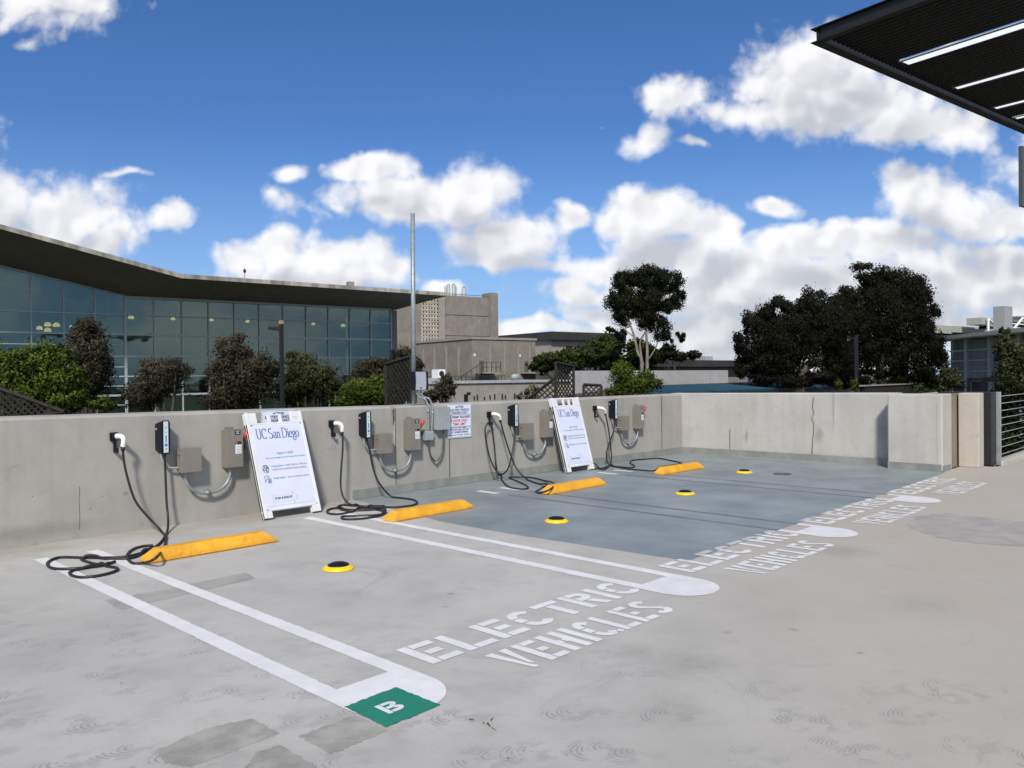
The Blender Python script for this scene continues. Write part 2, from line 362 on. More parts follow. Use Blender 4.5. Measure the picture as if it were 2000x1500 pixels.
MT = {}
MT['deck'] = deck_material()
def WX(u, v, x=13.43):
    d = ray(u, v); return CC + d*(x/d.x)
MT['wall'] = wall_material(stains=[(WX(1458, 852), (9, .05, .17), .45), (WX(1598, 850), (9, .12, .2), .45), (WX(1722, 842), (9, .13, .33), .35), (WX(1626, 800), (9, .03, .5), .4)])
MT['wallm'] = wall_material('cast_concrete_long_wall', (.305, .298, .275), (.36, .353, .332), stains=[(W(245, 964), (.04, 9, .03), .5), (W(768, 800), (.05, 9, .22), .5), (W(1293, 800), (.06, 9, .5), .35), (W(60, 1040), (.9, 9, .10), .35)])
MT['coat'] = M('grey_deck_coating', (.205, .245, .262), .5, var=.06, scale=1.1, c2=(.262, .302, .312), bump=.2, bscale=70, grime=.12)
MT['cove'] = M('grey_coating_upturn', (.22, .235, .225), .55, var=.08, scale=4, bump=.15)
MT['patch'] = M('dark_sealer_patch', (.315, .315, .29), .75, var=.1, scale=7, bump=.3, bscale=90)
MT['patch2'] = M('faint_sealer_patch', (.335, .325, .305), .75, var=.06, scale=4, bump=.3, bscale=60)
MT['white'] = paint_material('white_road_paint', (.72, .73, .75), .45, over=(.44, .465, .475))
MT['whiteb'] = paint_material('thin_white_road_paint', (.70, .70, .73), .4, over=(.33, .36, .37))
MT['green'] = paint_material('green_road_paint', (.012, .21, .135), .30)
MT['ghost'] = M('old_line_under_coating', (.155, .155, .175), .5, var=.12, scale=5)
MT['tip'] = paint_material('white_paint_tip', (.60, .65, .66), .4)
MT['yellow'] = M('yellow_wheel_stop_paint', (.74, .37, .025), .55, var=.08, scale=5, bump=.25, bscale=50, grime=.55)
MT['yellow2'] = M('yellow_plastic', (.92, .58, .01), .35, var=.03)
MT['navy'] = M('dark_navy_plastic', (.006, .008, .015), .45, var=.1, spec=.3)
MT['black'] = M('black_rubber', (.012, .012, .014), .5, var=.1, scale=20)
MT['face'] = M('pale_face_panel', (.52, .66, .70), .3, var=.03)
MT['conn'] = M('white_plastic', (.85, .85, .82), .35, var=.02)
MT['taupe'] = M('taupe_enclosure_paint', (.20, .185, .163), .45, var=.04, scale=8, grime=.08)
MT['bgrey'] = M('blue_grey_enclosure_paint', (.29, .335, .345), .45, var=.04)
MT['galv'] = M('galvanised_steel', (.28, .32, .34), .45, .35, var=.08, scale=18)
MT['galvd'] = M('dark_grey_conduit', (.09, .095, .10), .5, .2, var=.1)
MT['red'] = M('red_plastic_handle', (.55, .015, .02), .4, var=.03)
MT['label'] = M('white_label', (.72, .75, .80), .5, var=.03)
MT['ink'] = M('dark_label_ink', (.02, .02, .022), .5, var=.02)
MT['blue'] = M('blue_ink', (.012, .085, .21), .5, var=.02)
MT['teal'] = M('teal_ink', (.02, .25, .34), .5, var=.02)
MT['grey_ink'] = M('grey_ink', (.12, .13, .16), .5, var=.02)
MT['orange'] = M('orange_ink', (.6, .12, .03), .5, var=.02)
MT['board'] = M('white_sign_plastic', (.66, .675, .71), .4, var=.03, scale=5, grime=.04)
MT['poster'] = M('poster_paper', (.60, .635, .80), .35, var=.015)
MT['signw'] = M('white_sign_sheet', (.68, .74, .86), .35, var=.02)
MT['navyink'] = M('navy_sign_ink', (.02, .03, .13), .5, var=.02)
MT['redink'] = M('red_sign_ink', (.55, .03, .03), .5, var=.02)
MT['joint'] = M('dark_joint', (.075, .07, .062), .9, var=.15, scale=30)
MT['rust'] = M('rust_stain', (.14, .07, .02), .8, var=.2, scale=50)
MT['steel'] = M('charcoal_steel', (.009, .0095, .011), .5, 0, var=.12, scale=5)
MT['steel2'] = M('light_steel', (.40, .42, .44), .4, .5, var=.06)

# ------------------------------------------------------------------ ground and deck
GZ = -7.5
mb = MB(); mb.quad((-3000, -3000, GZ), (3000, -3000, GZ), (3000, 3000, GZ), (-3000, 3000, GZ))
tag(mb.build('ground', M('dry_grass_ground', (.10, .10, .055), .9, var=.25, scale=.05)), kind='structure')
deck = tag(MB().prism([(-22, -34), (42, -34), (42, -5.1), (14.3, -5.1), (14.3, .22), (-22, .22)], 'z', -.45, 0).build('parking_deck', MT['deck']), kind='structure')
def sheet(name, pts, mat, z, jag=0., step=.02, label=None, sub=None):
    P = []
    for i, p in enumerate(pts):
        q = pts[(i+1) % len(pts)]; L = math.dist(p, q); n = max(1, int(L/step)) if jag else 1
        for k in range(n):
            a = k/n; x = p[0]*(1-a)+q[0]*a; y = p[1]*(1-a)+q[1]*a
            if jag: x += random.gauss(0, jag); y += random.gauss(0, jag)
            P.append((x, y, z))
    return MB().poly(P).build(name, mat, deck, label=label)
coat_poly = [(5.80, .0), (5.68, -.9), (5.50, -2.0), (5.50, -3.0), (5.56, -3.9), (5.62, -4.82), (13.1, -4.705), (13.1, -3.87), (13.42, -3.87), (13.38, 0)]
sheet('deck_coating', coat_poly, MT['coat'], .0012, .004, .06, label='blue grey waterproof coating over three stalls')
for pts in ([(1.34, -4.95), (1.55, -4.90), (1.75, -4.955), (1.755, -5.18), (1.37, -5.19), (1.31, -5.08)],
            [(1.79, -5.265), (2.08, -5.262), (2.08, -5.50), (1.80, -5.505)],
            [(1.53, -5.33), (1.60, -5.27), (1.70, -5.275), (1.70, -5.56), (1.45, -5.62), (1.44, -5.4)],
            [(1.05, -5.0), (1.22, -5.02), (1.20, -5.25), (1.0, -5.25)]):
    sheet('sealer_patch', pts, MT['patch'], .0012, .004, .012)
def gp(u, v): p = G(u, v); return (p.x, p.y)
sheet('sealer_patch', [gp(205, 1172), gp(330, 1150), gp(480, 1118), gp(500, 1130), gp(400, 1152), gp(235, 1192)], MT['patch2'], .0012, .004, .02)
sheet('sealer_patch', [gp(1765, 1025), gp(1790, 1008), gp(1850, 1003), gp(1920, 1010), gp(2010, 1022), gp(2010, 1068), gp(1930, 1064), gp(1860, 1056), gp(1800, 1040)], MT['patch2'], .0012, .02, .05)
S = 2.58
def line(x0, x1, y0, y1, mat=None, z=.0024, name='painted_line'): return sheet(name, [(x0, y0), (x1, y0), (x1, y1), (x0, y1)], mat or MT['white'], z, .0018, .03)
for i in range(4):
    ox = i*S; ys = -.66
    xa, xb, xc, xd = 2.085+ox, 2.19+ox, 2.50+ox, 2.60+ox
    if i < 2:
        line(xa, xb, ys, -4.96); line(xc, xd, ys, -4.96)
    else:
        for x0, x1 in ((xa, xb), (xc, xd)):
            line(x0, x1, ys, -1.02, MT['tip'], name='painted_line_tip')
            line((x0+x1)/2-.03, (x0+x1)/2+.03, -1.2, -4.80, MT['ghost'], name='old_line')
            line(x0, x1, -4.80, -4.96, MT['whiteb'])
    cx, rr_ = (xa+xd)/2, (xd-xa)/2
    pts = [(xa, -4.96), (xa, -5.19)] + [(cx - rr_*math.cos(a), -5.19 - rr_*1.02*math.sin(a)) for a in np.linspace(0, math.pi, 25)[1:-1]] + [(xd, -5.19), (xd, -4.96)]
    MB().poly([(p[0], p[1], .0028) for p in pts]).build('stall_line_bulb', MT['whiteb'] if i else MT['white'], deck)
gs = sheet('green_square', [(2.095, -5.16), (2.40, -5.15), (2.405, -5.475), (2.095, -5.475)], MT['green'], .0034, .003, .02, label='green painted square with a white letter B')

# stencil letters, unit height, unit width
def arc(cx, cy, rx, ry, a0, a1, th, n=14):
    P = [(cx+rx*math.cos(R_(a)), cy+ry*math.sin(R_(a))) for a in np.linspace(a0, a1, n)]
    Q = [(cx+(rx-th[0])*math.cos(R_(a)), cy+(ry-th[1])*math.sin(R_(a))) for a in np.linspace(a1, a0, n)]
    return P+Q
def rect(x0, y0, x1, y1): return [(x0, y0), (x1, y0), (x1, y1), (x0, y1)]
def glyph(ch, sw, sh):
    g = .035
    if ch == 'E': return [rect(0, 0, sw, 1), rect(sw+g, 1-sh, 1, 1), rect(sw+g+.06, .5-sh/2, .85, .5+sh/2), rect(sw+g, 0, 1, sh)]
    if ch == 'F': return [rect(0, 0, sw, 1), rect(sw+g, 1-sh, 1, 1), rect(sw+g+.06, .5-sh/2, .85, .5+sh/2)]
    if ch == 'L': return [rect(0, 0, sw, 1), rect(sw+g, 0, 1, sh)]
    if ch == 'I': return [rect(0, 0, 1, 1)]
    if ch == 'T': return [rect(0, 1-sh, 1, 1), rect(.5-sw/2, 0, .5+sw/2, 1-sh-g)]
    if ch == 'H': return [rect(0, 0, sw, 1), rect(1-sw, 0, 1, 1), rect(sw, .5-sh/2, .5-g, .5+sh/2), rect(.5+g, .5-sh/2, 1-sw, .5+sh/2)]
    if ch == 'V': return [[(0, 1), (sw, 1), (.5, .16), (.62, 0), (.38, 0)], [(1-sw, 1), (1, 1), (.68, .12), (.56, .22)]]
    if ch == 'C': return [arc(.5, .62, .5, .38, 36, 172, (sw, sh)) , arc(.5, .38, .5, .38, 188, 324, (sw, sh)), rect(0, .38, sw, .62)]
    if ch == 'S': return [arc(.5, .73, .5, .27, 25, 180, (sw, sh)), [(0, .73), (sw, .73), (.5, .55), (1, .30), (1-sw, .27), (.45, .42), (.08, .6)], arc(.5, .27, .5, .27, 205, 360, (sw, sh))]
    if ch == 'R': return [rect(0, 0, sw, 1), rect(sw+g, 1-sh, .62, 1), arc(.62, .73, .38, .27, -90, 90, (sw, sh)), rect(sw+g, .46, .62, .46+sh), [(.48, .43), (.48+sw, .43), (1, 0), (1-sw*1.1, 0)]]
    if ch == 'B': return [rect(0, 0, sw, 1), rect(sw+g, 1-sh, .6, 1), arc(.6, .75, .38, .25, -90, 90, (sw, sh)), rect(sw+g, .5-sh/2, .6, .5+sh/2), arc(.6, .26, .4, .26, -90, 90, (sw, sh)), rect(sw+g, 0, .6, sh)]
    return []
def word(mb, txt, x, ytop, h, w, gap, stroke, z):
    lay = 0
    for ch in txt:
        cw = stroke if ch == 'I' else w
        sw = 1 if ch == 'I' else stroke/w
        for k, pl in enumerate(glyph(ch, min(sw, 1), stroke/h*.95)):
            mb.poly([(x+p[0]*cw, ytop-h+p[1]*h, z+k*.00012) for p in pl])
        x += cw+gap
    return x
for i in range(4):
    mb = MB()
    word(mb, 'ELECTRIC', 2.725+i*S, -4.735, .315, .226, .044, .066, .0034)
    word(mb, 'VEHICLES', 2.985+i*S, -5.165, .31, .160, .036, .056, .0034)
    mb.lathe((2.985+i*S+.155*4+.045+.042*4.2, -5.452, .0034), [(.022, 0), (.021, .0004)], 14)
    mb.build('stencil_lettering', MT['white'], deck, label='white stencilled words ELECTRIC VEHICLES')
mb = MB(); word(mb, 'B', 2.185, -5.262, .115, .10, 0, .026, .0042); mb.build('letter', MT['white'], gs if False else deck)
mb = MB()
for (u, v, du, dv, w) in ((916, 1405, 12, 3, .004), (944, 1411, 3, 4, .003), (952, 1412, 7, 9, .004), (963, 1403, -4, 8, .003), (960, 1421, 12, 9, .0015)):
    a = Vector(G(u, v)); b = Vector(G(u+du, v+dv)); d = (b-a); n = Vector((-d.y, d.x, 0)).normalized()*w
    mb.poly([(a.x-n.x, a.y-n.y, .0015), (a.x+d.x*.5-n.x*1.5, a.y+d.y*.5-n.y*1.5+.004, .003), (b.x, b.y, .003), (a.x+d.x*.5+n.x, a.y+d.y*.5+n.y+.004, .003), (a.x+n.x, a.y+n.y, .003)])
mb.build('rust_mark', MT['rust'], deck)

# ------------------------------------------------------------------ parapet walls
def ztop(x): return float(np.interp(x, [-8, 1.5, 6.5, 13.4], [1.20, 1.185, 1.134, 1.132]))
pw = thing('parapet_wall', (4, .12, 0), 'long straight cast concrete parapet carrying the charging equipment', 'wall')
mb = MB(); xs = [-22, -8, 1.5, 6.5, 13.42]
c = .025
for a, b in zip(xs[:-1], xs[1:]):
    za, zb = ztop(a), ztop(b)
    prof = lambda x, z: [(x, 0, 0), (x, 0, z-c), (x, c, z), (x, .25-c, z+.008), (x, .25, z-c), (x, .25, -.6)]
    A, B = prof(a, za), prof(b, zb); n = 6
    mb.add(A+B, [(i, n+i, n+(i+1) % n, (i+1) % n) for i in range(n)])
mb.add(prof(13.42, 1.132), [tuple(range(6))])
mb.build('wall_panel', MT['wallm'], pw)
for u, w_, nm in ((773, .006, 'control_joint'), (878, .007, 'control_joint'), (1293, .008, 'control_joint')):
    x = W(u, 900).x; MB().box(x-w_, x+w_, -.0025, .001, .0, ztop(x)-.03).build(nm, MT['joint'], pw)
x = W(155, 1000).x
MB().tube(catmull([(x+random.uniform(-.004, .004), -.0005, z) for z in np.linspace(.09, .5, 8)], 3), .0022, 5).build('hairline_crack', MT['joint'], pw)
x = W(768, 800).x
MB().prism([(x-.012, ztop(x)-.05), (x+.016, ztop(x)-.04), (x+.01, ztop(x)-.1), (x+.018, ztop(x)-.16), (x+.004, ztop(x)-.25), (x-.008, ztop(x)-.22), (x-.006, ztop(x)-.12)], 'y', -.003, .001).build('spalled_patch', MT['joint'], pw)
MB().box(x+.012, x+.026, -.002, .001, .3, ztop(x)-.2).build('form_ridge', M('tan_form_ridge', (.42, .36, .26), .8, var=.1), pw)
MB().prism([(0, 0), (-.012, .004), (-.006, .115), (0, .118)], 'x', 5.78, 13.4).build('coating_upturn', MT['cove'], pw)

x0w = 13.40
sw = thing('side_parapet_wall', (13.5, -2, 0), 'short concrete parapet turning the corner toward the viewer on the right', 'wall')
mb = MB(); pts = [(x0w, .25), (x0w, -3.88)]
A = [(x0w+.03, 0, 0), (x0w+.03, 0, 1.125), (x0w+.06, 0, 1.145), (x0w+.27, 0, 1.145), (x0w+.3, 0, 1.12), (x0w+.3, 0, -.6)]
B = [(x0w+.03+.05, -3.9, 0), (x0w+.08, -3.9, 1.155), (x0w+.11, -3.9, 1.176), (x0w+.3, -3.9, 1.176), (x0w+.33, -3.9, 1.155), (x0w+.33, -3.9, -.6)]
A = [(p[0]-.03, p[1]+.25, p[2]) for p in A]
mb.add(A+B, [(i, 6+i, 6+(i+1) % 6, (i+1) % 6) for i in range(6)] + [tuple(range(6))[::-1], tuple(range(6, 12))])
mb.build('wall_panel', MT['wall'], sw)
mb = MB().prism([(-.012, 0), (-.006, .11), (.0, .115), (.0, 0)], 'y', 0, -3.87).xf(Matrix.Translation((x0w, 0, 0)) @ Matrix.Rotation(.0122, 4, 'Z'))
mb.build('coating_upturn', MT['cove'], sw)
for yy, amp in ((-1.0, .004), (-2.55, .02)):
    xx = x0w-.0005+(-yy)*.0122
    MB().tube(catmull([(xx, yy+random.uniform(-amp, amp), z) for z in np.linspace(.12, 1.1 if amp > .01 else .5, 12)], 3), .004, 5).build('crack', MT['joint'], sw)
p1 = thing('concrete_pier', (13.35, -4.2, 0), 'wide concrete pier ending the side parapet, left of the recess', 'pier')
MB().box(13.105, 13.60, -4.655, -3.87, 0, 1.165).build('pier_body', MT['wall'], p1, bevel=.022)
MB().box(13.094, 13.105, -4.64, -3.875, .0, .11).build('coating_upturn', MT['cove'], p1)
MB().box(13.115, 13.50, -4.666, -4.655, .0, .085).build('coating_upturn', MT['cove'], p1)
MB().box(13.0985, 13.105, -4.60, -4.585, .11, 1.03).build('form_ridge', MT['wall'], p1)
rc = thing('recessed_concrete_panel', (13.8, -4.4, 0), 'brown recessed concrete strip between two piers', 'wall panel')
MB().box(13.602, 14.29, -4.615, -4.25, 0, 1.155).build('panel_body', wall_material('brown_concrete', (.19, .16, .12), (.25, .215, .17)), rc)  # one dark brown tone over the whole strip
MB().box(13.62, 13.99, -4.66, -4.62, .001, .012).build('joint_cover', M('rusty_cover', (.12, .06, .045), .7, var=.2, scale=20), rc)
p2 = thing('concrete_pier', (14.15, -4.6, 0), 'narrow concrete pier beside the charcoal steel cover', 'pier')
MB().box(14.0, 14.30, -4.93, -4.64, 0, 1.165).build('pier_body', wall_material('warm_concrete', (.42, .395, .345), (.47, .45, .405)), p2, bevel=.012)
MB().box(13.55, 15.2, -4.25, -4.02, -.5, 1.15).build('pier_back', MT['wall'], p2)
bp_ = thing('steel_end_panel', (14.45, -5.0, 0), 'charcoal steel cover plate standing at the end of the wall', 'panel')
MB().box(14.305, 14.60, -5.03, -4.26, .012, 1.172).build('cover_plate', M('black_steel', (.008, .008, .009), .5, var=.1), bp_, bevel=.006)
for z in (.1, .6, 1.1): MB().box(14.575, 14.588, -5.034, -5.0295, z, z+.013).build('bolt', MT['steel2'], bp_)
fe = thing('railing', (16, -5.06, 0), 'light steel railing of horizontal cables at the right edge of the deck', 'railing')
MB().box(14.605, 14.628, -5.10, -5.03, 0, 1.172).build('post', MT['steel2'], fe, bevel=.004)
MB().box(18.0, 18.05, -5.10, -5.03, 0, 1.172).build('post', MT['steel2'], fe, bevel=.004)
for k in range(9):
    z = .16+k*.1175
    MB().tube([(14.64, -5.065, z), (18.0, -5.065, z)], .006, 8).build('cable', MT['steel2'], fe, smooth=True)
MB().box(14.63, 18.0, -5.12, -4.95, -.45, .06).build('curb', MT['wall'], fe, bevel=.01)

# ------------------------------------------------------------------ text meshes
_txt = {}
def text_mesh(s, size, align='CENTER', bold=0.):
    cu = bpy.data.curves.new('t', 'FONT'); cu.body = s; cu.size = size; cu.align_x = align; cu.resolution_u = 2; cu.offset = bold
    o = bpy.data.objects.new('t', cu); COL.objects.link(o)
    bpy.context.view_layer.update(); dg = bpy.context.evaluated_depsgraph_get()
    me = bpy.data.meshes.new_from_object(o.evaluated_get(dg))
    v = [tuple(p.co) for p in me.vertices]; f = [tuple(p.vertices) for p in me.polygons]
    bpy.data.objects.remove(o); bpy.data.curves.remove(cu); bpy.data.meshes.remove(me)
    return v, f
def put_text(mb, s, size, x, y, width=None, align='CENTER', bold=0., sx=1.):
    """adds text in the XY plane (z=0), optionally squeezed to a width"""
    v, f = text_mesh(s, size, align, bold*size)
    if not v: return
    xs_ = [p[0] for p in v]; w = max(xs_)-min(xs_)
    k = (width/w) if width else sx
    mb.add([(x+p[0]*k, y+p[1], 0) for p in v], f)
def stroke(mb, pts, w0, w1=None):
    n = len(pts)
    for i in range(n-1):
        a, b = Vector((*pts[i], 0)), Vector((*pts[i+1], 0)); d = (b-a)
        if d.length < 1e-6: continue
        nn = Vector((-d.y, d.x, 0)).normalized(); d = d.normalized()*.01
        # broad-nib pen: thick for vertical strokes, thin for horizontal
        w = w0*(.32+.68*abs((b-a).normalized().y))/2
        mb.poly([a-nn*w-d, b-nn*w+d, b+nn*w+d, a+nn*w-d])
def A_(cx, cy, rx, ry, a0, a1, n=12): return [(cx+rx*math.cos(R_(a)), cy+ry*math.sin(R_(a))) for a in np.linspace(a0, a1, n)]
def serif_word(mb, x, y, h, width):
    t = .13; L = []
    def sf(cx, cy, w=.3): L.append(([(cx-w/2, cy), (cx+w/2, cy)], .13))
    o = 0
    L.append(([(o+.16, 1), (o+.16, .32)] + A_(o+.43, .32, .27, .32, 180, 360) + [(o+.70, 1)], t)); sf(o+.16, .98); sf(o+.70, .98, .24); o += .88
    L.append((A_(o+.42, .5, .38, .5, 42, 318, 20), t*1.1)); L.append(([(o+.72, .98), (o+.72, .7)], .06)); o += 1.05
    L.append((A_(o+.30, .75, .24, .25, 40, 250, 12) + [(o+.35, .5)] + A_(o+.30, .26, .26, .26, 60, -150, 12), t*1.1)); o += .64
    L.append((A_(o+.27, .45, .16, .16, 160, 0, 8) + [(o+.43, .06), (o+.5, .0)], t)); L.append((A_(o+.25, .16, .17, .15, 60, 300, 12) + [(o+.43, .1)], t)); o += .56
    L.append(([(o+.12, .6), (o+.12, 0)], t)); L.append((A_(o+.28, .42, .16, .18, 170, 0, 8) + [(o+.44, 0)], t)); sf(o+.12, .01, .26); sf(o+.44, .01, .24); sf(o+.07, .6, .12); o += .80
    L.append(([(o+.14, 1), (o+.14, 0)], t)); L.append(([(o+.03, .98), (o+.35, .98)] + A_(o+.38, .5, .40, .48, 90, -90, 18) + [(o+.03, .02)], t*1.1)); o += .88
    L.append(([(o+.12, .6), (o+.12, 0)], t)); sf(o+.12, .01, .26); sf(o+.07, .6, .12); L.append(([(o+.12, .76), (o+.12, .90)], t)); o += .24
    L.append(([(o+.06, .36), (o+.46, .36)], t)); L.append((A_(o+.27, .30, .21, .30, 10, 320, 18), t)); o += .53
    L.append((A_(o+.25, .40, .17, .20, 0, 360, 16), t)); L.append(([(o+.32, .58), (o+.50, .60)], .1)); L.append(([(o+.12, .22), (o+.16, .08)], .1)); L.append((A_(o+.26, -.13, .22, .19, 0, 360, 16), t)); o += .52
    L.append((A_(o+.27, .30, .23, .30, 0, 360, 20), t)); o += .56
    k = width/o; tmp = MB()
    for p, w in L: stroke(tmp, p, w)
    mb.add([(x+p[0]*k, y+p[1]*h, 0) for p in tmp.v], tmp.f)

# ------------------------------------------------------------------ charging equipment
def place(mb, x, y, z, name, mat, par, **k): return mb.xf(Matrix.Translation((x, y, z))).build(name, mat, par, **k)
POS = ['far left', 'second from the left', 'third from the left', 'far right']
NEAR = ['nearest the viewer, left of the first leaning sign board', 'with its cable coiled beside the second wheel stop', 'with its cable also looped up over the connector holster', 'nearest the far corner of the wall']
STX = [2.94, 5.44, 8.115, 10.605]
def cable_obj(pts, par):
    path = catmull(pts, 9)
    # let crossings ride over each other a little and never sink into the deck
    out = []
    for p in path: out.append(Vector((p.x, min(p.y, -.013), max(p.z, .0125))))
    for i in range(len(out)):
        for j in range(0, i-14):
            if out[i].z < .07 and (out[i].xy-out[j].xy).length < .02 and abs(out[i].z-out[j].z) < .02: out[i].z = out[j].z+.021
    for _ in range(2):
        for i in range(1, len(out)-1): out[i] = (out[i-1]+out[i]*2+out[i+1])/4
    return MB().tube(out, .0115, 10).build('cable', MT['black'], par, smooth=True)
def z5(a, b): return (60+a/3.948, 780+b/3.948)
def z6(a, b): return (470+a/4, 780+b/4)
def z7(a, b): return (900+a/4, 760+b/4)
def gz(f, L): return [G(*f(*p), .0125) for p in L]
def wz(f, L): return [W(*f(a, b), -y) for a, b, y in L]
stop_z = .05
cables = [
    wz(z5, [(1035, 430, .085), (1040, 600, .10), (1048, 800, .13), (1060, 930, .20)]) + [W(*z5(1050, 1030), -.42)] + gz(z5, [(1000, 1105), (930, 1155), (850, 1185), (700, 1217), (400, 1220), (220, 1218), (128, 1262), (180, 1305), (380, 1302), (560, 1275), (650, 1250), (560, 1280), (330, 1318), (305, 1350), (380, 1372), (520, 1360), (650, 1326), (665, 1300), (580, 1285), (480, 1265), (388, 1233), (450, 1222), (620, 1228), (780, 1222), (870, 1180), (940, 1128), (830, 1140), (758, 1178), (745, 1225), (790, 1264), (880, 1262)]) + [G(*z5(975, 1215), .09), W(*z5(1035, 1125), -.95), W(*z5(1038, 1065), -.62), W(*z5(985, 990), -.36), W(*z5(880, 880), -.27), W(*z5(800, 770), -.22), W(*z5(745, 600), -.18), W(*z5(718, 470), -.165), W(*z5(711, 385), -.16)],
    wz(z6, [(978, 300, .085), (1008, 400, .1), (1038, 550, .13), (1090, 665, .2)]) + gz(z6, [(1185, 765), (1290, 775), (1355, 786), (1380, 808), (1335, 829), (1200, 842), (1050, 838), (900, 832), (790, 825), (762, 845), (820, 868), (960, 866), (1065, 862), (1130, 885), (1060, 917), (900, 935), (800, 934), (795, 915), (880, 910), (1060, 903), (1135, 888), (1100, 866), (1000, 860), (850, 862), (740, 850), (680, 866), (685, 890), (760, 896), (860, 880), (930, 860), (1060, 850), (1130, 850), (1080, 832), (960, 840), (865, 825)]) + wz(z6, [(805, 770, .3), (782, 680, .22), (785, 550, .2), (797, 400, .18), (797, 300, .165), (793, 268, .16)]),
    wz(z7, [(413, 295, .085), (420, 380, .1), (397, 520, .13), (370, 620, .2), (322, 665, .28), (272, 630, .22), (225, 530, .16), (197, 400, .12), (190, 310, .11), (213, 264, .10), (236, 268, .10), (250, 340, .11), (265, 480, .14), (275, 600, .2)]) + gz(z7, [(300, 690), (365, 758), (445, 778), (520, 776), (515, 755), (440, 718), (377, 693), (430, 687), (540, 690), (640, 712)]) + [G(*z7(715, 728), .05), G(*z7(728, 752), .09), G(*z7(690, 788), .07)] + gz(z7, [(610, 812), (588, 800)]) + [G(*z7(640, 768), .06), G(*z7(680, 742), .05)] + gz(z7, [(600, 738), (525, 712)]) + wz(z7, [(440, 628, .3), (392, 520, .22), (345, 380, .18), (318, 280, .165), (309, 250, .16)]),
    wz(z7, [(1192, 240, .085), (1195, 320, .1), (1165, 410, .13), (1138, 500, .18), (1148, 575, .28)]) + gz(z7, [(1190, 603), (1300, 622), (1420, 634), (1510, 637), (1560, 610), (1660, 592), (1727, 578), (1640, 558), (1540, 540), (1440, 548), (1345, 556), (1322, 576), (1358, 600), (1330, 613), (1240, 608), (1165, 600), (1110, 617), (1050, 622)]) + wz(z7, [(1005, 612, .12), (1010, 580, .10), (1045, 580, .12)]) + gz(z7, [(1095, 628), (1130, 625)]) + wz(z7, [(1168, 590, .25), (1178, 530, .2), (1165, 400, .18), (1153, 310, .17), (1137, 225, .165), (1130, 200, .16)]),
]
for i, X in enumerate(STX):
    nr = NEAR[i]
    # holster on the wall
    h = thing('connector_holster', (X+.03, 0, .95), f'black wall holster holding the white connector, {POS[i]} of four', 'holster', 'connector holsters along the wall')
    MB().box(X+.003, X+.078, -.03, 0, .915, .998).build('back_plate', MT['navy'], h, bevel=.006)
    MB().prism([(-.03, .993), (-.03, .925), (-.075, .935), (-.085, .955), (-.078, .985)], 'x', X+.016, X+.078).build('socket_hood', MT['navy'], h, bevel=.006)
    MB().box(X+.035, X+.06, -.03, -.004, .80, .91).box(X+.035, X+.06, -.075, -.028, .80, .822).box(X+.035, X+.06, -.075, -.062, .82, .85).build('cable_hook', MT['navy'], h, bevel=.003)
    # charging station
    c0 = X+.457; w, d = .085, .125; zt, zb = 1.093, .757
    cs = thing('charging_station', (c0+w/2, 0, .92), f'navy wall charger {nr}', 'charging station', 'electric vehicle chargers along the wall')
    poly = [(0, 0), (-.055, 0), (-d, .026), (-d, 1)]
    side = [(-.004, zb+.03), (-.045, zb+.025), (-d+.01, zb), (-d, zb+.012), (-d, zt-.012), (-d+.01, zt), (-.045, zt-.028), (-.004, zt-.035)]
    mb = MB()
    for yy, ins in (): pass
    # octagonal front outline: chamfered vertical edges
    fr = [(c0+.012, zb), (c0+w-.012, zb), (c0+w, zb+.02), (c0+w, zt-.02), (c0+w-.012, zt), (c0+.012, zt), (c0, zt-.02), (c0, zb+.02)]
    bk = [(c0-.006, zb+.03), (c0+w+.006, zb+.03), (c0+w+.01, zb+.05), (c0+w+.01, zt-.055), (c0+w+.006, zt-.035), (c0-.006, zt-.035), (c0-.01, zt-.055), (c0-.01, zb+.05)]
    mid = [(c0-.002, zb+.012), (c0+w+.002, zb+.012), (c0+w+.008, zb+.035), (c0+w+.008, zt-.04), (c0+w+.002, zt-.016), (c0-.002, zt-.016), (c0-.008, zt-.04), (c0-.008, zb+.035)]
    V = [(a, -d, b) for a, b in fr] + [(a, -.06, b) for a, b in mid] + [(a, 0, b) for a, b in bk]
    mb.add(V, [tuple(range(8))] + [(k*8+j, k*8+(j+1) % 8, (k+1)*8+(j+1) % 8, (k+1)*8+j) for k in (0, 1) for j in range(8)] + [tuple(range(16, 24))[::-1]])
    mb.build('charger_body', MT['navy'], cs, bevel=.003)
    for k in range(9): MB().box(c0-.0125, c0-.0085, -.042, -.012, zb+.06+k*.025, zb+.068+k*.025).build('vent_rib', MT['black'], cs)
    MB().box(c0-.0125, c0-.0085, -.03, -.018, zt-.10, zt-.07).build('rating_label', MT['label'], cs)
    fp = MB().box(c0+.021, c0+.068, -d-.003, -d+.001, zb+.012, zt-.008).build('face_panel', MT['face'], cs, bevel=.001)
    cxp = c0+.0445; yf = -d-.0035
    MB().box(cxp-.005, cxp+.005, yf, yf+.002, .875, .945).build('display_slot', MT['ink'], cs)
    for hw, z0_, z1_ in ((.006, 1.015, 1.03), (.009, .972, .978), (.009, .80, .805), (.009, .81, .815), (.010, .772, .776)): MB().box(cxp-hw, cxp+hw, yf, yf+.002, z0_, z1_).build('printed_mark', MT['grey_ink'], cs)
    MB().box(cxp-.014, cxp+.014, yf, yf+.002, .832, .862).build('blue_decal', M('blue_decal_%d' % i, (.05, .2, .45), .4) if i == 0 else bpy.data.materials['blue_decal_0'], cs)
    MB().tube([(c0+.045, -.085, zb+.03), (c0+.045, -.085, zb-.035)], [.02, .014], 12).build('strain_relief', MT['black'], cs, smooth=True)
    pts = cables[i]
    e = pts[-1]
    # connector: bent pistol grip from holster to the cable end
    a0 = Vector((X+.05, -.10, .955)); e1 = Vector(e)
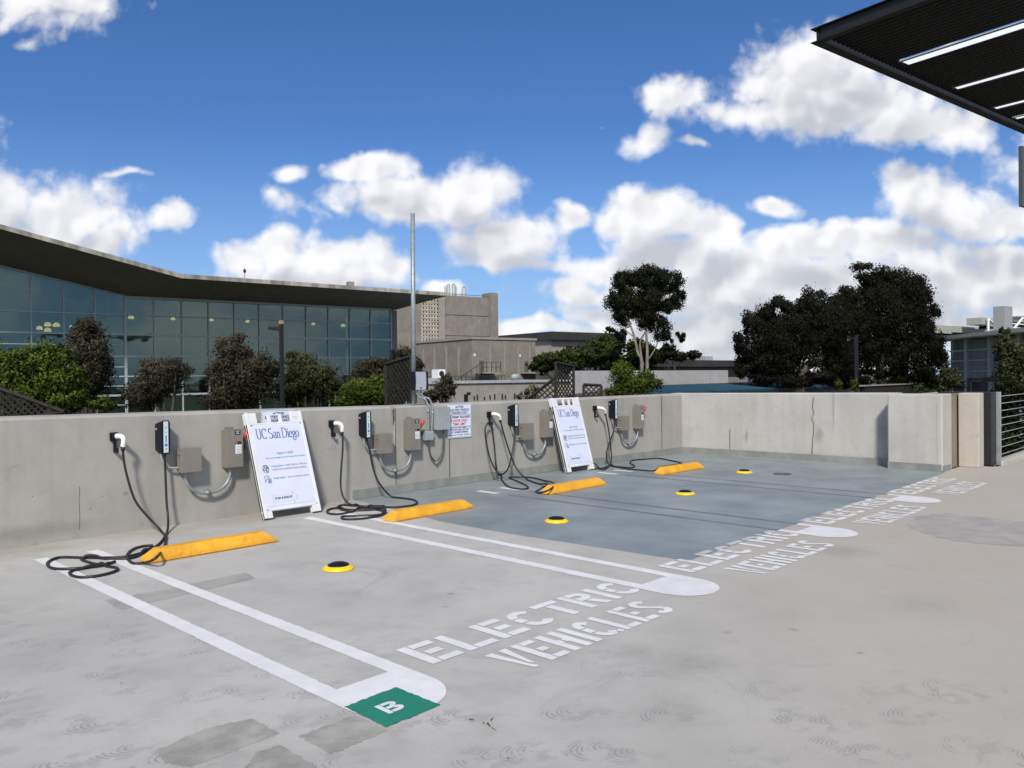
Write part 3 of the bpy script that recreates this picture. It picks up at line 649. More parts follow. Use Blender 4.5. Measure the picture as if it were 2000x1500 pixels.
    if i >= 1: pass
    hp = [Vector((X+.048, -.05, .958)), Vector((X+.052, -.11, .964)), Vector((X+.066, -.165, .955))]
    endp = Vector((e1.x, e1.y, e1.z))
    mid_ = (hp[-1]+endp)/2 + Vector((0.004, -.012, .022))
    gp_ = catmull([hp[0], hp[1], hp[2], mid_, endp + Vector((0, 0, .028))], 6)
    n = len(gp_); cn = MB().tube(gp_, [.0285-.004*abs(math.sin(j/n*3)) - .005*j/n for j in range(n)], 14).build('connector', MT['conn'], cs, smooth=True)
    MB().tube([gp_[-1], endp + Vector((0, 0, -.006)), endp + Vector((0, 0, -.02))], [.021, .019, .013], 12).build('cable_boot', MT['black'], cn, smooth=True)
    MB().tube([hp[0] + Vector((0, .04, 0)), hp[0] + Vector((0, -.003, .0))], .026, 14).build('nozzle', MT['black'], cn, smooth=True)
    cable_obj([Vector((c0+.045, -.085, zb-.01))] + list(pts[1:]), cs)
    # flexible feed from charger to junction box
    # junction box
    jx = X+.65
    jb = thing('junction_box', (jx+.1, 0, .67), f'square taupe steel junction box mounted right of the charger, {POS[i]} of four', 'junction box', 'junction boxes along the wall')
    MB().box(jx, jx+.21, -.135, -.03, .553, .795).build('enclosure', MT['taupe'], jb, bevel=.004)
    MB().box(jx-.004, jx+.214, -.142, -.136, .549, .799).build('cover', MT['taupe'], jb, bevel=.002)
    MB().box(jx+.01, jx+.2, -.03, 0, .57, .78).build('back_plate', MT['taupe'], jb)
    for z in (.60, .75): MB().box(jx-.012, jx-.0005, -.10, -.075, z-.012, z+.012).build('clip', MT['galv'], jb)
    MB().tube(catmull([(c0+.02, -.05, zb+.03), (c0+.03, -.055, zb-.06), (c0+.07, -.06, .63), (c0+.13, -.06, .603), (jx-.002, -.06, .60)], 6), .011, 8).build('flexible_feed', MT['bgrey'], jb, smooth=True)
    # disconnect switch
    dx = X+1.15
    ds = thing('disconnect_switch', (dx+.09, 0, .76), f'tall taupe disconnect switch box with red lever, {POS[i]} of four', 'switch box', 'disconnect switches along the wall')
    MB().box(dx, dx+.185, -.12, 0, .552, .955).build('enclosure', MT['taupe'], ds, bevel=.004)
    MB().box(dx-.002, dx+.187, -.127, -.1205, .556, .968).build('cover', MT['taupe'], ds, bevel=.002)
    MB().prism([(dx+.03, .955), (dx+.04, .985), (dx+.13, .985), (dx+.14, .955)], 'y', -.012, -.004).build('mounting_tab', MT['taupe'], ds)
    MB().box(dx+.09, dx+.155, -.129, -.1275, .905, .955).build('warning_label', MT['ink'], ds)
    MB().box(dx+.10, dx+.145, -.1302, -.1291, .942, .946).box(dx+.11, dx+.135, -.1302, -.1291, .930, .934).box(dx+.105, dx+.14, -.1302, -.1291, .916, .921).build('label_print', MT['label'], ds)
    MB().box(dx+.095, dx+.165, -.129, -.1275, .80, .832).build('warning_label', MT['ink'], ds)
    MB().box(dx+.10, dx+.118, -.1302, -.1291, .804, .828).build('label_print', MT['orange'], ds)
    MB().box(dx+.095, dx+.165, -.129, -.1275, .70, .798).build('instruction_label', MT['label'], ds)
    for k in range(5): MB().box(dx+.102, dx+.158, -.1302, -.1291, .712+k*.016, .715+k*.016).build('label_print', MT['grey_ink'], ds)
    lv = MB().tube([(dx+.187, -.10, .82), (dx+.205, -.11, .77), (dx+.20, -.11, .73)], [.014, .012, .004], 8).tube([(dx+.187, -.10, .81), (dx+.212, -.112, .865)], .010, 8).build('lever', MT['navy'], ds, smooth=True)
    MB().tube([(dx+.208, -.112, .86), (dx+.216, -.114, .88), (dx+.238, -.118, .925), (dx+.243, -.12, .935)], [.013, .018, .025, .016], 10).build('lever_grip', MT['red'], lv, smooth=True)
    # U conduit
    uc = thing('conduit', (X+.97, 0, .3), f'galvanised U shaped conduit joining box and switch, {POS[i]} of four', 'conduit', 'U shaped conduits along the wall')
    xa, xb = X+.72, X+1.21; zl = .31; r = .21; cxm = (xa+xb)/2
    pth = [(xa, -.07, .553), (xa, -.07, .50)] + [((xa+r) - r*math.cos(a), -.07, .50-(.50-zl)*math.sin(a)) for a in np.linspace(.1, math.pi/2, 9)] + [((xb-r) + r*math.cos(a), -.07, .50-(.50-zl)*math.sin(a)) for a in np.linspace(math.pi/2, .1, 9)] + [(xb, -.07, .50), (xb, -.07, .553)]
    MB().tube(pth, .0160, 12).build('bent_pipe', MT['galv'], uc, smooth=True)
    MB().tube([(cxm-.035, -.07, zl), (cxm+.02, -.07, zl)], .021, 12).build('coupling', MT['galv'], uc, smooth=True)
    MB().tube([(xa, -.07, .553), (xa, -.07, .515)], .018, 12).build('collar', MT['galv'], uc, smooth=True)
    MB().tube([(xb, -.07, .553), (xb, -.07, .515)], .018, 12).build('collar', MT['galv'], uc, smooth=True)
    MB().box(cxm-.008, cxm+.012, -.055, -.0, zl-.01, zl+.045).build('strut_clip', MT['galv'], uc, bevel=.002)

# wheel stops
st = []
SL = [((289, 1102), (541, 1058.6)), ((766, 1021), (925, 992.5)), ((1075, 966.8), (1183.8, 947)), ((1295, 928), (1375, 915))]
SD = ['nearest wheel stop with a cable looped over its left end', 'wheel stop beside the big cable coil at the edge of grey coating', 'wheel stop on grey coating with one cable loop around its left end', 'farthest wheel stop, near the corner of the wall']
for i, (a, b) in enumerate(SL):
    A, B = G(*a), G(*b); L = (B-A).length; an = math.atan2(B.y-A.y, B.x-A.x)
    root = thing('wheel_stop', A, 'yellow concrete ' + SD[i], 'wheel stop', 'yellow wheel stops at the stall heads')
    wd, hh = .165, .105
    base = [(0, 0), (L, 0), (L, wd), (0, wd)]; m1 = [(.0, .0), (L, .0), (L, wd), (0, wd)]
    t1 = .10; top = [(t1, .045), (L-t1, .045), (L-t1, wd-.03), (t1, wd-.03)]
    V = [(x, y, 0.004) for x, y in base] + [(x+(.006 if x == 0 else -.006), y+(.004 if y == 0 else -.004), .035) for x, y in m1] + [(x, y, hh) for x, y in top]
    F = [(3, 2, 1, 0), (8, 9, 10, 11)] + [(k*4+j, k*4+(j+1) % 4, (k+1)*4+(j+1) % 4, (k+1)*4+j) for k in (0, 1) for j in range(4)]
    MB().add(V, F).xf(Matrix.Translation(A) @ Matrix.Rotation(an, 4, 'Z')).build('stop_body', MT['yellow'], root, bevel=.008, seg=3)
    for fx in (.2, .8):
        MB().lathe((L*fx, wd/2, hh-.004), [(.014, 0), (.014, .006), (.008, .008)], 14).xf(Matrix.Translation(A) @ Matrix.Rotation(an, 4, 'Z')).build('pin', MT['yellow'], root)
    pp = [(-.03, -.02), (.2, -.022), (L*.6, -.012), (L+.03, -.015), (L+.05, .03), (L+.01, .1), (-.01, .12), (-.035, .05)]
    Mx = Matrix.Translation(A) @ Matrix.Rotation(an, 4, 'Z')
    MB().poly([tuple(Mx @ Vector((x+random.uniform(-.006, .006), y, .0018))) for x, y in pp]).build('paint_overspray', M('overspray_%d' % i, (.42, .30, .12), .8, var=.15, scale=30), root)
# stall sensors
DL = [((661, 1111), 'bare concrete of the nearest stall'), ((1087, 1018.8), 'grey coating, second from the viewer'), ((1338, 965), 'grey coating, third from the viewer'), ((1453.5, 923.3), 'grey coating, farthest from the viewer')]
for (u, v), tx in DL:
    p = G(u, v); r = thing('parking_sensor', p, 'round yellow and black floor sensor on the ' + tx, 'floor sensor', 'parking sensors glued to the deck')
    MB().lathe((p.x, p.y, .004), [(.125, 0), (.124, .006), (.10, .022), (.088, .027)], 48).build('ring', MT['yellow2'], r, smooth=True)
    MB().lathe((p.x, p.y, .030), [(.086, 0), (.084, .006), (.06, .018), (.03, .023), (.005, .024)], 40).build('dome', MT['navy'], r, smooth=True)
p = G(1528, 926); tag(MB().lathe((p.x, p.y, .004), [(.13, 0), (.13, .004), (.12, .005), (.118, .001)], 40).build('floor_cap', MT['galvd']), 'thin dark ring plate on the coating between last sensor and pier', 'floor cap')

# leaning sandwich boards
def a_board(x0, x1, yf, label, tilt_top, H=1.19, first=True):
    wd = x1-x0; ang = math.atan2(-yf-.06, 1.13)
    r = thing('sign_board', ((x0+x1)/2, yf, 0), label, 'sign board', 'leaning sign boards')
    zL = 1.0
    # local frame: u right, w up along the board, n out of its face
    Mx = Matrix.Translation((x0, yf, .012)) @ Matrix(((1, 0, 0, 0), (0, -math.cos(ang), math.sin(ang), 0), (0, math.sin(ang), math.cos(ang), 0), (0, 0, 0, 1)))
    # columns: x -> u ; y -> outward normal (towards viewer, up) ; z -> along the board
    for k, (n0, n1) in enumerate(((0.0, .03), (-.038, -.006))):
        nm = 'front_leaf' if k == 0 else 'rear_leaf'
        mb = MB()
        mb.box(0, wd, n0, n1, .075, H-.13)                                     # panel
        mb.box(0, .035, n0-.002, n1+.004, .0, H)                               # left rim
        mb.box(wd-.035, wd, n0-.002, n1+.004, .0, H)
        mb.box(.037, wd-.037, n0-.001, n1+.003, H-.145, H-.125)
        if k == 0:
            mb.box(.036, .13, n0+.004, n1-.002, H-.125, H-.005)                # handle head with openings
            mb.box(.26, .30, n0+.004, n1-.002, H-.125, H-.03)
            mb.box(.40, .44, n0+.004, n1-.002, H-.125, H-.03)
            mb.box(wd-.15, wd-.036, n0+.004, n1-.002, H-.125, H-.005)
            if not first: mb.box(.13, wd-.15, n0+.004, n1-.002, H-.03, H-.004); 
            else: mb.box(.30, .40, n0+.004, n1-.002, H-.045, H-.03)
        mb.box(0, .10, n0+.003, n1+.001, 0, .075); mb.box(wd-.10, wd, n0+.003, n1+.001, 0, .075)
        mb.xf(Mx).build(nm, MT['board'], r, bevel=.004)
    po = MB().box(.05, wd-.045, .031, .0335, .12, H-.165).xf(Mx).build('poster', MT['poster'], r)
    T = Mx @ Matrix.Translation((0, .0345, 0)) @ Matrix(((1, 0, 0, 0), (0, 0, 1, 0), (0, 1, 0, 0), (0, 0, 0, 1)))
    top = H-.165; W_ = wd
    mb = MB(); serif_word(mb, .08, top-.145, .115, W_-.165); mb.xf(T).build('title_lettering', MT['blue'], po, label='blue serif letters UC San Diego')
    mb = MB(); put_text(mb, "Register for SkipEV", .036, W_*.56, top-.33, .20, bold=.02); mb.xf(T).build('poster_lettering', MT['teal'], po)
    mb = MB(); put_text(mb, "Enjoy a new charging service that's greener for you & Earth", .026, W_*.555, top-.375, W_*.70, bold=.02)
    put_text(mb, "Charge greener", .030, W_*.265, top-.47, .15, 'LEFT', .02); put_text(mb, "Charge cheaper", .030, W_*.265, top-.605, .15, 'LEFT', .02); mb.xf(T).build('poster_lettering', MT['teal'], po)
    mb = MB(); put_text(mb, "\u2013 enable California's 100% clean", .029, W_*.265+.16, top-.47, .285, 'LEFT', .01)
    put_text(mb, "energy future via optimized charge scheduling", .029, W_*.265, top-.508, .43, 'LEFT', .01)
    put_text(mb, "\u2013 enjoy discounted price options", .029, W_*.265+.16, top-.605, .285, 'LEFT', .01)
    mb.xf(T).build('poster_lettering', MT['grey_ink'], po)
    mb = MB(); put_text(mb, "SCAN & SIGN-UP", .034, W_*.23, top-.83, .21, 'LEFT', .04); mb.xf(T).build('poster_lettering', MT['ink'], po)
    # icons: globe, bill with coins, arrow outline
    mb = MB(); c = (W_*.17, top-.485)
    stroke(mb, [(c[0]+.034*math.cos(a), c[1]+.042*math.sin(a)) for a in np.linspace(0, 2*math.pi, 24)], .006)
    stroke(mb, [(c[0]-.015, c[1]+.035), (c[0]-.005, c[1]+.01), (c[0]+.012, c[1]+.004), (c[0]+.006, c[1]-.02), (c[0]+.016, c[1]-.034)], .012)
    stroke(mb, [(c[0]+.01, c[1]+.03), (c[0]+.024, c[1]+.012)], .014); stroke(mb, [(c[0]-.028, c[1]), (c[0]-.014, c[1]-.014)], .012)
    c = (W_*.17, top-.60)
    stroke(mb, [(c[0]-.03, c[1]-.03), (c[0]-.03, c[1]+.028), (c[0]-.005, c[1]+.04), (c[0]+.018, c[1]+.028), (c[0]+.012, c[1]-.03), (c[0]-.03, c[1]-.03)], .006)
    for k in range(5): stroke(mb, [(c[0]+.014, c[1]-.045+k*.011), (c[0]+.034, c[1]-.043+k*.011)], .016)
    stroke(mb, [(c[0]-.018, c[1]-.01), (c[0]-.0, c[1]+.012)], .008)
    mb.xf(T).build('poster_icons', MT['grey_ink'], po)
    mb = MB(); ax, ay = W_*.20, top-.86
    stroke(mb, [(ax, ay), (ax, ay+.075), (ax+.24, ay+.075), (ax+.24, ay+.10), (ax+.30, ay+.037), (ax+.24, ay-.025), (ax+.24, ay), (ax, ay)], .003); mb.xf(T).build('poster_arrow', MT['galv'], po)
    mb = MB()
    if first: put_text(mb, "PLASTIC", .016, W_-.09, H-.075, .05); put_text(mb, "A FRAME", .014, W_-.085, H-.095, .045)
    if mb.v: mb.xf(Mx @ Matrix.Translation((0, .0295, 0)) @ Matrix(((1, 0, 0, 0), (0, 0, 1, 0), (0, 1, 0, 0), (0, 0, 0, 1)))).build('moulded_lettering', MT['galv'], r)
    for ux in (.05, wd-.04): MB().box(ux-.006, ux+.006, .034, .036, H-.155, H-.143).box(ux-.005, ux+.005, .034, .036, .085, .097).xf(Mx).build('rivet', MT['galvd'], r)
    return r
a_board(4.315, 5.01, -.47, 'left white folding sign board with poster, leaning in front of a parking notice', 0, 1.185)
a_board(9.45, 10.12, -.38, 'right white folding sign board with poster, leaning left of the last charger', 0, 1.185, False)

# parking notices fixed to the wall
def notice(x0, z0, w, h, label):
    r = thing('parking_notice', (x0+w/2, -.01, z0), label, 'sign', 'white parking notices on the wall')
    def rr(x0, x1, z0, z1, rad=.02):
        P = []
        for cx, cz, a0 in ((x1-rad, z0+rad, -90), (x1-rad, z1-rad, 0), (x0+rad, z1-rad, 90), (x0+rad, z0+rad, 180)):
            P += [(cx+rad*math.cos(R_(a)), cz+rad*math.sin(R_(a))) for a in np.linspace(a0, a0+90, 6)]
        return P
    MB().prism(rr(x0, x0+w, z0, z0+h), 'y', -.012, -.009).build('sign_sheet', MT['signw'], r)
    o, i_ = rr(x0+.007, x0+w-.007, z0+.007, z0+h-.007), rr(x0+.011, x0+w-.011, z0+.011, z0+h-.011, .017)
    n = len(o); MB().add([(a, -.0128, b) for a, b in o]+[(a, -.0128, b) for a, b in i_], [(k, (k+1) % n, n+(k+1) % n, n+k) for k in range(n)]).build('border', MT['blue'], r)
    T = Matrix.Translation((x0+w/2, -.0135, z0)) @ Matrix.Rotation(R_(90), 4, 'X')
    mb = MB(); k = h/.46
    for s, y, sz, wd_ in (('ACTIVE', .405, .036, .13), ('ELECTRIC VEHICLE', .365, .036, .30), ('CHARGING ONLY', .327, .036, .26), ('UC PERMIT REQUIRED', .268, .036, .345)):
        put_text(mb, s, sz*k*1.15, 0, y*k, wd_*w/.38, bold=.03)
    mb.box(-w*.45, w*.45, .312*k, .317*k, -.0002, 0)
    mb.xf(T).build('sign_lettering', MT['navyink'], r)
    mb = MB(); put_text(mb, '8 HOUR DAILY', .048*k, 0, .218*k, .27*w/.38, bold=.03); put_text(mb, 'TIME LIMIT', .048*k, 0, .170*k, .21*w/.38, bold=.03); mb.xf(T).build('sign_lettering', MT['redink'], r)
    mb = MB()
    for s, y, sz, wd_ in (('VIOLATORS ARE SUBJECT TO', .132, .030, .35), ('CITATION AND / OR TOW', .099, .030, .30), ("AT OWNER'S EXPENSE", .066, .030, .27), ('CVC 22511 (A)  CVC 22651  CVC 22511.1', .032, .022, .34)):
        put_text(mb, s, sz*k*1.1, 0, y*k, wd_*w/.38, bold=.03)
    mb.xf(T).build('sign_lettering', MT['navyink'], r)
a = W(874, 854, -.012); b = W(920, 790, -.012)
notice(a.x, a.z-.02, b.x-a.x, 1.128-a.z+.02, 'white parking notice in blue and red capitals beside the grey box')
notice(4.56, .69, .42, .46, 'white parking notice mostly hidden behind the left leaning sign board')

# mast, network box and its conduits
B0 = W(808, 786, .12); T0 = W(806, 417, .12)
ms = thing('mast', (B0.x, .12, 1.13), 'tall bare galvanised steel mast on top of the wall', 'mast')
MB().tube([(B0.x, .12, 1.14), (T0.x, .12, T0.z)], .030, 20).build('tube', MT['galv'], ms, smooth=True)
MB().box(B0.x-.09, B0.x+.09, .02, .22, ztop(6.8)+.006, ztop(6.8)+.018).build('base_plate', MT['galv'], ms, bevel=.002)
for sx_, sy_ in ((-1, -1), (1, -1), (-1, 1), (1, 1)): MB().tube([(B0.x+sx_*.07, .12+sy_*.07, ztop(6.8)+.018), (B0.x+sx_*.07, .12+sy_*.07, ztop(6.8)+.05)], .007, 8).build('anchor_bolt', MT['galv'], ms)
yb = -.005
nb = thing('network_box', (W(818, 745, yb).x, yb, 1.3), 'black network box with curved silver front strapped to the mast', 'network box')
bx0 = W(809, 745, yb).x; bx1 = W(837, 745, yb).x; bz0 = W(820, 762, yb).z; bz1 = W(820, 725.5, yb).z
MB().box(bx0, bx1, yb, yb+.09, bz0, bz1).build('housing', MT['navy'], nb, bevel=.012)
fx0 = W(811.5, 745, yb).x; fx1 = W(831, 745, yb).x; N = 12
Lft = [(fx0+.008*math.sin(k/N*math.pi), bz0+.004+(bz1-bz0-.008)*k/N) for k in range(N+1)]
Rgt = [(fx1+.008*math.sin(k/N*math.pi), bz0+.004+(bz1-bz0-.008)*k/N) for k in range(N, -1, -1)]
MB().prism(Lft+Rgt, 'y', yb-.008, yb-.001).build('front_cover', M('silver_cover', (.42, .45, .52), .35, .2, var=.03), nb)
MB().lathe((0, 0, 0), [(.012, 0), (.008, .004)], 12).xf(Matrix.Translation(((fx0+fx1)/2, yb-.0085, bz0+.03)) @ Matrix.Rotation(R_(90), 4, 'X')).build('lock', MT['ink'], nb)
def z3(a, b): return (680+a/6.25, 720+b/6.25)
for k, pts in enumerate(([(832, 255), (840, 300), (870, 345), (935, 370), (968, 430), (975, 520), (982, 640), (984, 758)], [(882, 250), (890, 300), (920, 342), (985, 368), (1022, 440), (1030, 540), (1025, 640), (1018, 758)])):
    ys_ = [.035, .03, .02, -.02, -.04, -.05, -.05, -.05]
    P = [W(*z3(*p), y) for p, y in zip(pts, ys_)]
    if k == 0: cd = thing('conduit_pair', P[3], 'two galvanised conduits bending over the wall top below the network box', 'conduit')
    MB().tube(catmull(P, 7), .0135, 12).build('bent_pipe', MT['galv'], cd, smooth=True)
    for q in (3, 5): MB().tube([Vector(P[q])-Vector((0, 0, .018)), Vector(P[q])+Vector((0, 0, .018))], .016, 12).build('coupling', MT['galv'], cd, smooth=True)
a, b = W(*z3(947, 878), -.08), W(*z3(1045, 757), -.08)
jb = tag(MB().box(a.x, b.x, -.08, -.005, a.z, b.z).build('pull_box', MT['bgrey'], None, bevel=.005), 'small blue grey pull box below the conduit pair', 'electrical box')
a, b = W(*z3(1085, 748), -.10), W(*z3(1243, 470), -.10)
gb = thing('grey_cabinet', ((a.x+b.x)/2, 0, a.z), 'flat pale blue grey cabinet overlapping the parking notice', 'electrical box')
MB().box(a.x, b.x, -.095, 0, a.z, b.z).build('cabinet_body', MT['bgrey'], gb, bevel=.004)
MB().box(a.x-.003, b.x+.003, -.103, -.096, a.z-.003, b.z+.003).build('cabinet_door', MT['bgrey'], gb, bevel=.003)
P = [W(*z3(*p), -.05) for p in ((985, 880), (986, 980), (1008, 1060), (1040, 1110), (1075, 1132), (1108, 1105), (1142, 1040), (1158, 960), (1163, 860), (1163, 750))]
uc = thing('conduit', P[4], 'dark grey U shaped conduit between the pull box and the cabinet', 'conduit')
MB().tube(catmull(P, 6), .012, 12).build('bent_pipe', MT['galvd'], uc, smooth=True)
MB().tube([P[4]+Vector((0, -.002, .012)), P[4]+Vector((0, -.002, -.018))], .015, 10).build('strap', MT['steel2'], uc)

# ------------------------------------------------------------------ canopy overhead
cz0 = 7.6
C1 = G(1583, 85, cz0); ex = azv(99.3); ey = azv(9.3+180)      # ex: along the lower right edge, ey: toward the viewer
cn = thing('canopy', C1, 'dark steel canopy of corrugated panels with open slots, seen from below', 'canopy')
def cb(x0, x1, y0, y1, z0, z1, nm, mat): return MB().obox(C1, ex, ey, x0, x1, y0, y1, z0, z1).build(nm, mat, cn)
hb = .25
MB().obox(C1, ex, ey, 0, 14, 0, .16, 0, .014).obox(C1, ex, ey, 0.0, 14, 0, .16, hb, hb+.014).obox(C1, ex, ey, 0.075, 14, .075, .085, .0145, hb-.0005).build('edge_beam', MT['steel'], cn)
MB().obox(C1, ex, ey, 0, .16, .165, 7, 0, .014).obox(C1, ex, ey, 0.0, .16, .165, 7, hb, hb+.014).obox(C1, ex, ey, 0.075, .085, .165, 7, .0145, hb-.0005).build('edge_beam', MT['steel'], cn)
# corrugated soffit: ribs run along ey, with open slots
slots = []
for (u, v, u2, v2) in ((1758, 122, 1772, 130), (1860, 172, 1870, 178), (1937, 211, 1946, 216), (1978, 231, 1986, 236)):
    p = (G(u, v, cz0+.1)-C1); q = (G(u2, v2, cz0+.1)-C1); slots.append((p.dot(ex), q.dot(ex), p.dot(ey)))
mb = MB(); x = .18; 
def rib(x, y0, y1):
    zz = .10
    pr = [(0, 0), (.05, 0), (.07, .06), (.125, .06), (.145, 0)]
    for (xa, za), (xb, zb_) in zip(pr[:-1], pr[1:]):
        A = [C1+ex*(x+xx)+ey*yy+Vector((0, 0, zz+z_+dz)) for xx, z_ in ((xa, za), (xb, zb_)) for yy in (y0, y1) for dz in (0, .003)]
        mb.add(A, [(0, 1, 3, 2), (4, 6, 7, 5), (0, 4, 5, 1), (2, 3, 7, 6), (0, 2, 6, 4), (1, 5, 7, 3)])
while x < 13.8:
    hit = [s for s in slots if s[0]-.09 < x+.07 < s[0]+.23]
    if hit: rib(x, .17, hit[0][2]); 
    else: rib(x, .17, 6.9)
    x += .1455
mb.build('corrugated_soffit', MT['steel'], cn)
MT['sky'] = bpy.data.materials.new('translucent_skylight'); MT['sky'].use_nodes = True
_t = NT(MT['sky'].node_tree); _t.n.clear(); _o = _t.new('ShaderNodeOutputMaterial'); _b = _t.new('ShaderNodeBsdfTranslucent'); _b.inputs[0].default_value = (.9, .92, .95, 1); _t.l.new(_b.outputs[0], _o.inputs[0])
for s in slots:
    MB().obox(C1, ex, ey, s[0]-.05, s[0]+(.30 if s is slots[0] else .22), s[2]+.02, 6.85, .118, .121).build('skylight_strip', MT['sky'], cn)
    MB().obox(C1, ex, ey, s[0]-.06, s[0]-.005, s[2], 6.9, .092, .11).build('slot_frame', M('slot_frame_grey', (.16, .15, .15), .5) if s is slots[0] else bpy.data.materials['slot_frame_grey'], cn)
pz = DP(1993, 345, 12)
ps = thing('hanging_panel', pz, 'grey metal clad box at the right edge of the picture below the canopy', 'panel')
a = DP(1989, 286, 12); b = DP(1995, 403, 12)
MB().obox(a, azv(100), azv(190), 0, 1.2, 0, .05, b.z-a.z, 0).build('cladding', M('grey_cladding', (.08, .085, .09), .4, .3, var=.05), ps)
MB().obox(a, azv(100), azv(190), -.003, 1.2, .05, .053, (b.z-a.z)*.42, (b.z-a.z)*.415).build('seam', MT['steel'], ps)
MB().obox(a, azv(100), azv(190), .8, .9, 0, .05, 0, 1.2).build('hanger', MT['steel'], ps)

# ------------------------------------------------------------------ buildings beyond
XY = lambda p: Vector((p.x, p.y, 0))
AX, AY = azv(100), azv(10)          # campus grid: along the facades, and away from the viewer
def bx(mb, O, l0, l1, d0, d1, z0, z1, ax=AX, ay=AY): return mb.obox(XY(O), ax, ay, l0, l1, d0, d1, z0, z1)
MT['bconc'] = wall_material('building_concrete', (.19, .175, .153), (.235, .218, .193))  # cloud shade over the background is put into these lowered concrete tones
MT['bconc2'] = wall_material('building_concrete_light', (.25, .235, .21), (.30, .285, .26))
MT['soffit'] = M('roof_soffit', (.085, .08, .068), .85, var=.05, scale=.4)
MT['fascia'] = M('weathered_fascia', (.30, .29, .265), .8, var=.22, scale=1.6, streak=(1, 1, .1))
MT['mull'] = M('grey_mullion', (.34, .38, .40), .5, 0, var=.05)
MT['dark'] = M('dark_roofing', (.028, .028, .03), .8, var=.12, scale=.4)
MT['hole'] = M('dark_opening', (.012, .012, .013), .9)
def glass(name, tint, mixf, dark=(.03, .05, .05)):
    m = bpy.data.materials.new(name); m.use_nodes = True; t = NT(m.node_tree); t.n.clear()
    o = t.new('ShaderNodeOutputMaterial'); tr = t.new('ShaderNodeBsdfTransparent'); tr.inputs[0].default_value = (*tint, 1)
    gl = t.new('ShaderNodeBsdfGlossy'); gl.inputs['Color'].default_value = (.66, .84, .80, 1); gl.inputs['Roughness'].default_value = .03
    geo = t.new('ShaderNodeNewGeometry'); bp = t.new('ShaderNodeBump'); bp.inputs['Strength'].default_value = .12; bp.inputs['Distance'].default_value = .05
    t.put(bp.inputs['Height'], t.noise(geo.outputs['Position'], .7, 2)); t.l.new(bp.outputs[0], gl.inputs['Normal'])
    fr = t.new('ShaderNodeFresnel'); fr.inputs[0].default_value = 1.5
    mx = t.new('ShaderNodeMixShader'); t.put(mx.inputs[0], t.m('ADD', t.m('MULTIPLY', fr.outputs[0], .8), mixf)); t.l.new(tr.outputs[0], mx.inputs[1]); t.l.new(gl.outputs[0], mx.inputs[2]); t.l.new(mx.outputs[0], o.inputs[0])
    return m
MT['glass'] = glass('teal_glass', (.42, .52, .48), .09)

# --- glass fronted building with folded roof
P0 = DP(244, 615, 60); O = XY(P0)
ob = thing('glass_office_building', (P0.x, P0.y, GZ), 'long glass fronted building under a dark folded overhanging roof on the left', 'building')
step = 2.026
zt = [7.75, 6.45, 4.98, 3.34, 1.84, .42, -1.0, -2.5, -4.0, -5.5, GZ]
def ztopg(l): return 7.78 if l >= 0 else 7.95 - .205*l
lo, hi = -7, 11
for k in range(lo, hi):
    l0 = k*step+.04; l1 = (k+1)*step-.04
    if k == hi-1: l1 = 22.2
    for r in range(6):
        zb_ = zt[r+1]+.04
        if r == 0:
            A = [O+AX*l0+Vector((0, 0, zb_)), O+AX*l1+Vector((0, 0, zb_)), O+AX*l1+Vector((0, 0, ztopg(min(l1, -.001) if k < 0 else l1)-.05)), O+AX*l0+Vector((0, 0, ztopg(l0)-.05))]
        else:
            A = [O+AX*l0+Vector((0, 0, zb_)), O+AX*l1+Vector((0, 0, zb_)), O+AX*l1+Vector((0, 0, zt[r]-.04)), O+AX*l0+Vector((0, 0, zt[r]-.04))]
        B = [p+AY*.02 for p in A]
        if r < 5 or k > -2: MB().add(A+B, [(0, 1, 2, 3), (7, 6, 5, 4), (0, 4, 5, 1), (1, 5, 6, 2), (2, 6, 7, 3), (3, 7, 4, 0)]).build('window_pane', MT['glass'], ob)
for k in range(lo, hi+1):
    l = k*step if k < hi else 22.3
    w = .045 if k else .09
    bx(MB(), O, l-w, l+w, -.12, .06, GZ, ztopg(l)-.02).build('mullion', MT['mull'], ob)
for r in range(1, 9):
    w = .07 if r in (2, 5) else .045
    bx(MB(), O, lo*step, 22.3, -.14, .05, zt[r]-w, zt[r]+w).build('transom', MT['mull'], ob)
for z_ in (4.17, 2.55, 1.12, -.3): bx(MB(), O, lo*step, -.1, -.16, .05, z_-.035, z_+.035).build('transom', MT['mull'], ob)
hd = MB()
for a, b in ((lo*step, -.001), (0, 22.3)):
    za, zb_ = ztopg(a), ztopg(b)
    A = [O+AX*a+AY*-.14+Vector((0, 0, za-.1)), O+AX*b+AY*-.14+Vector((0, 0, zb_-.1)), O+AX*b+AY*-.14+Vector((0, 0, zb_+.1)), O+AX*a+AY*-.14+Vector((0, 0, za+.1))]
    B = [p+AY*.2 for p in A]; hd.add(A+B, [(0, 1, 2, 3), (7, 6, 5, 4), (0, 4, 5, 1), (1, 5, 6, 2), (2, 6, 7, 3), (3, 7, 4, 0)])
hd.build('head_frame', MT['mull'], ob)
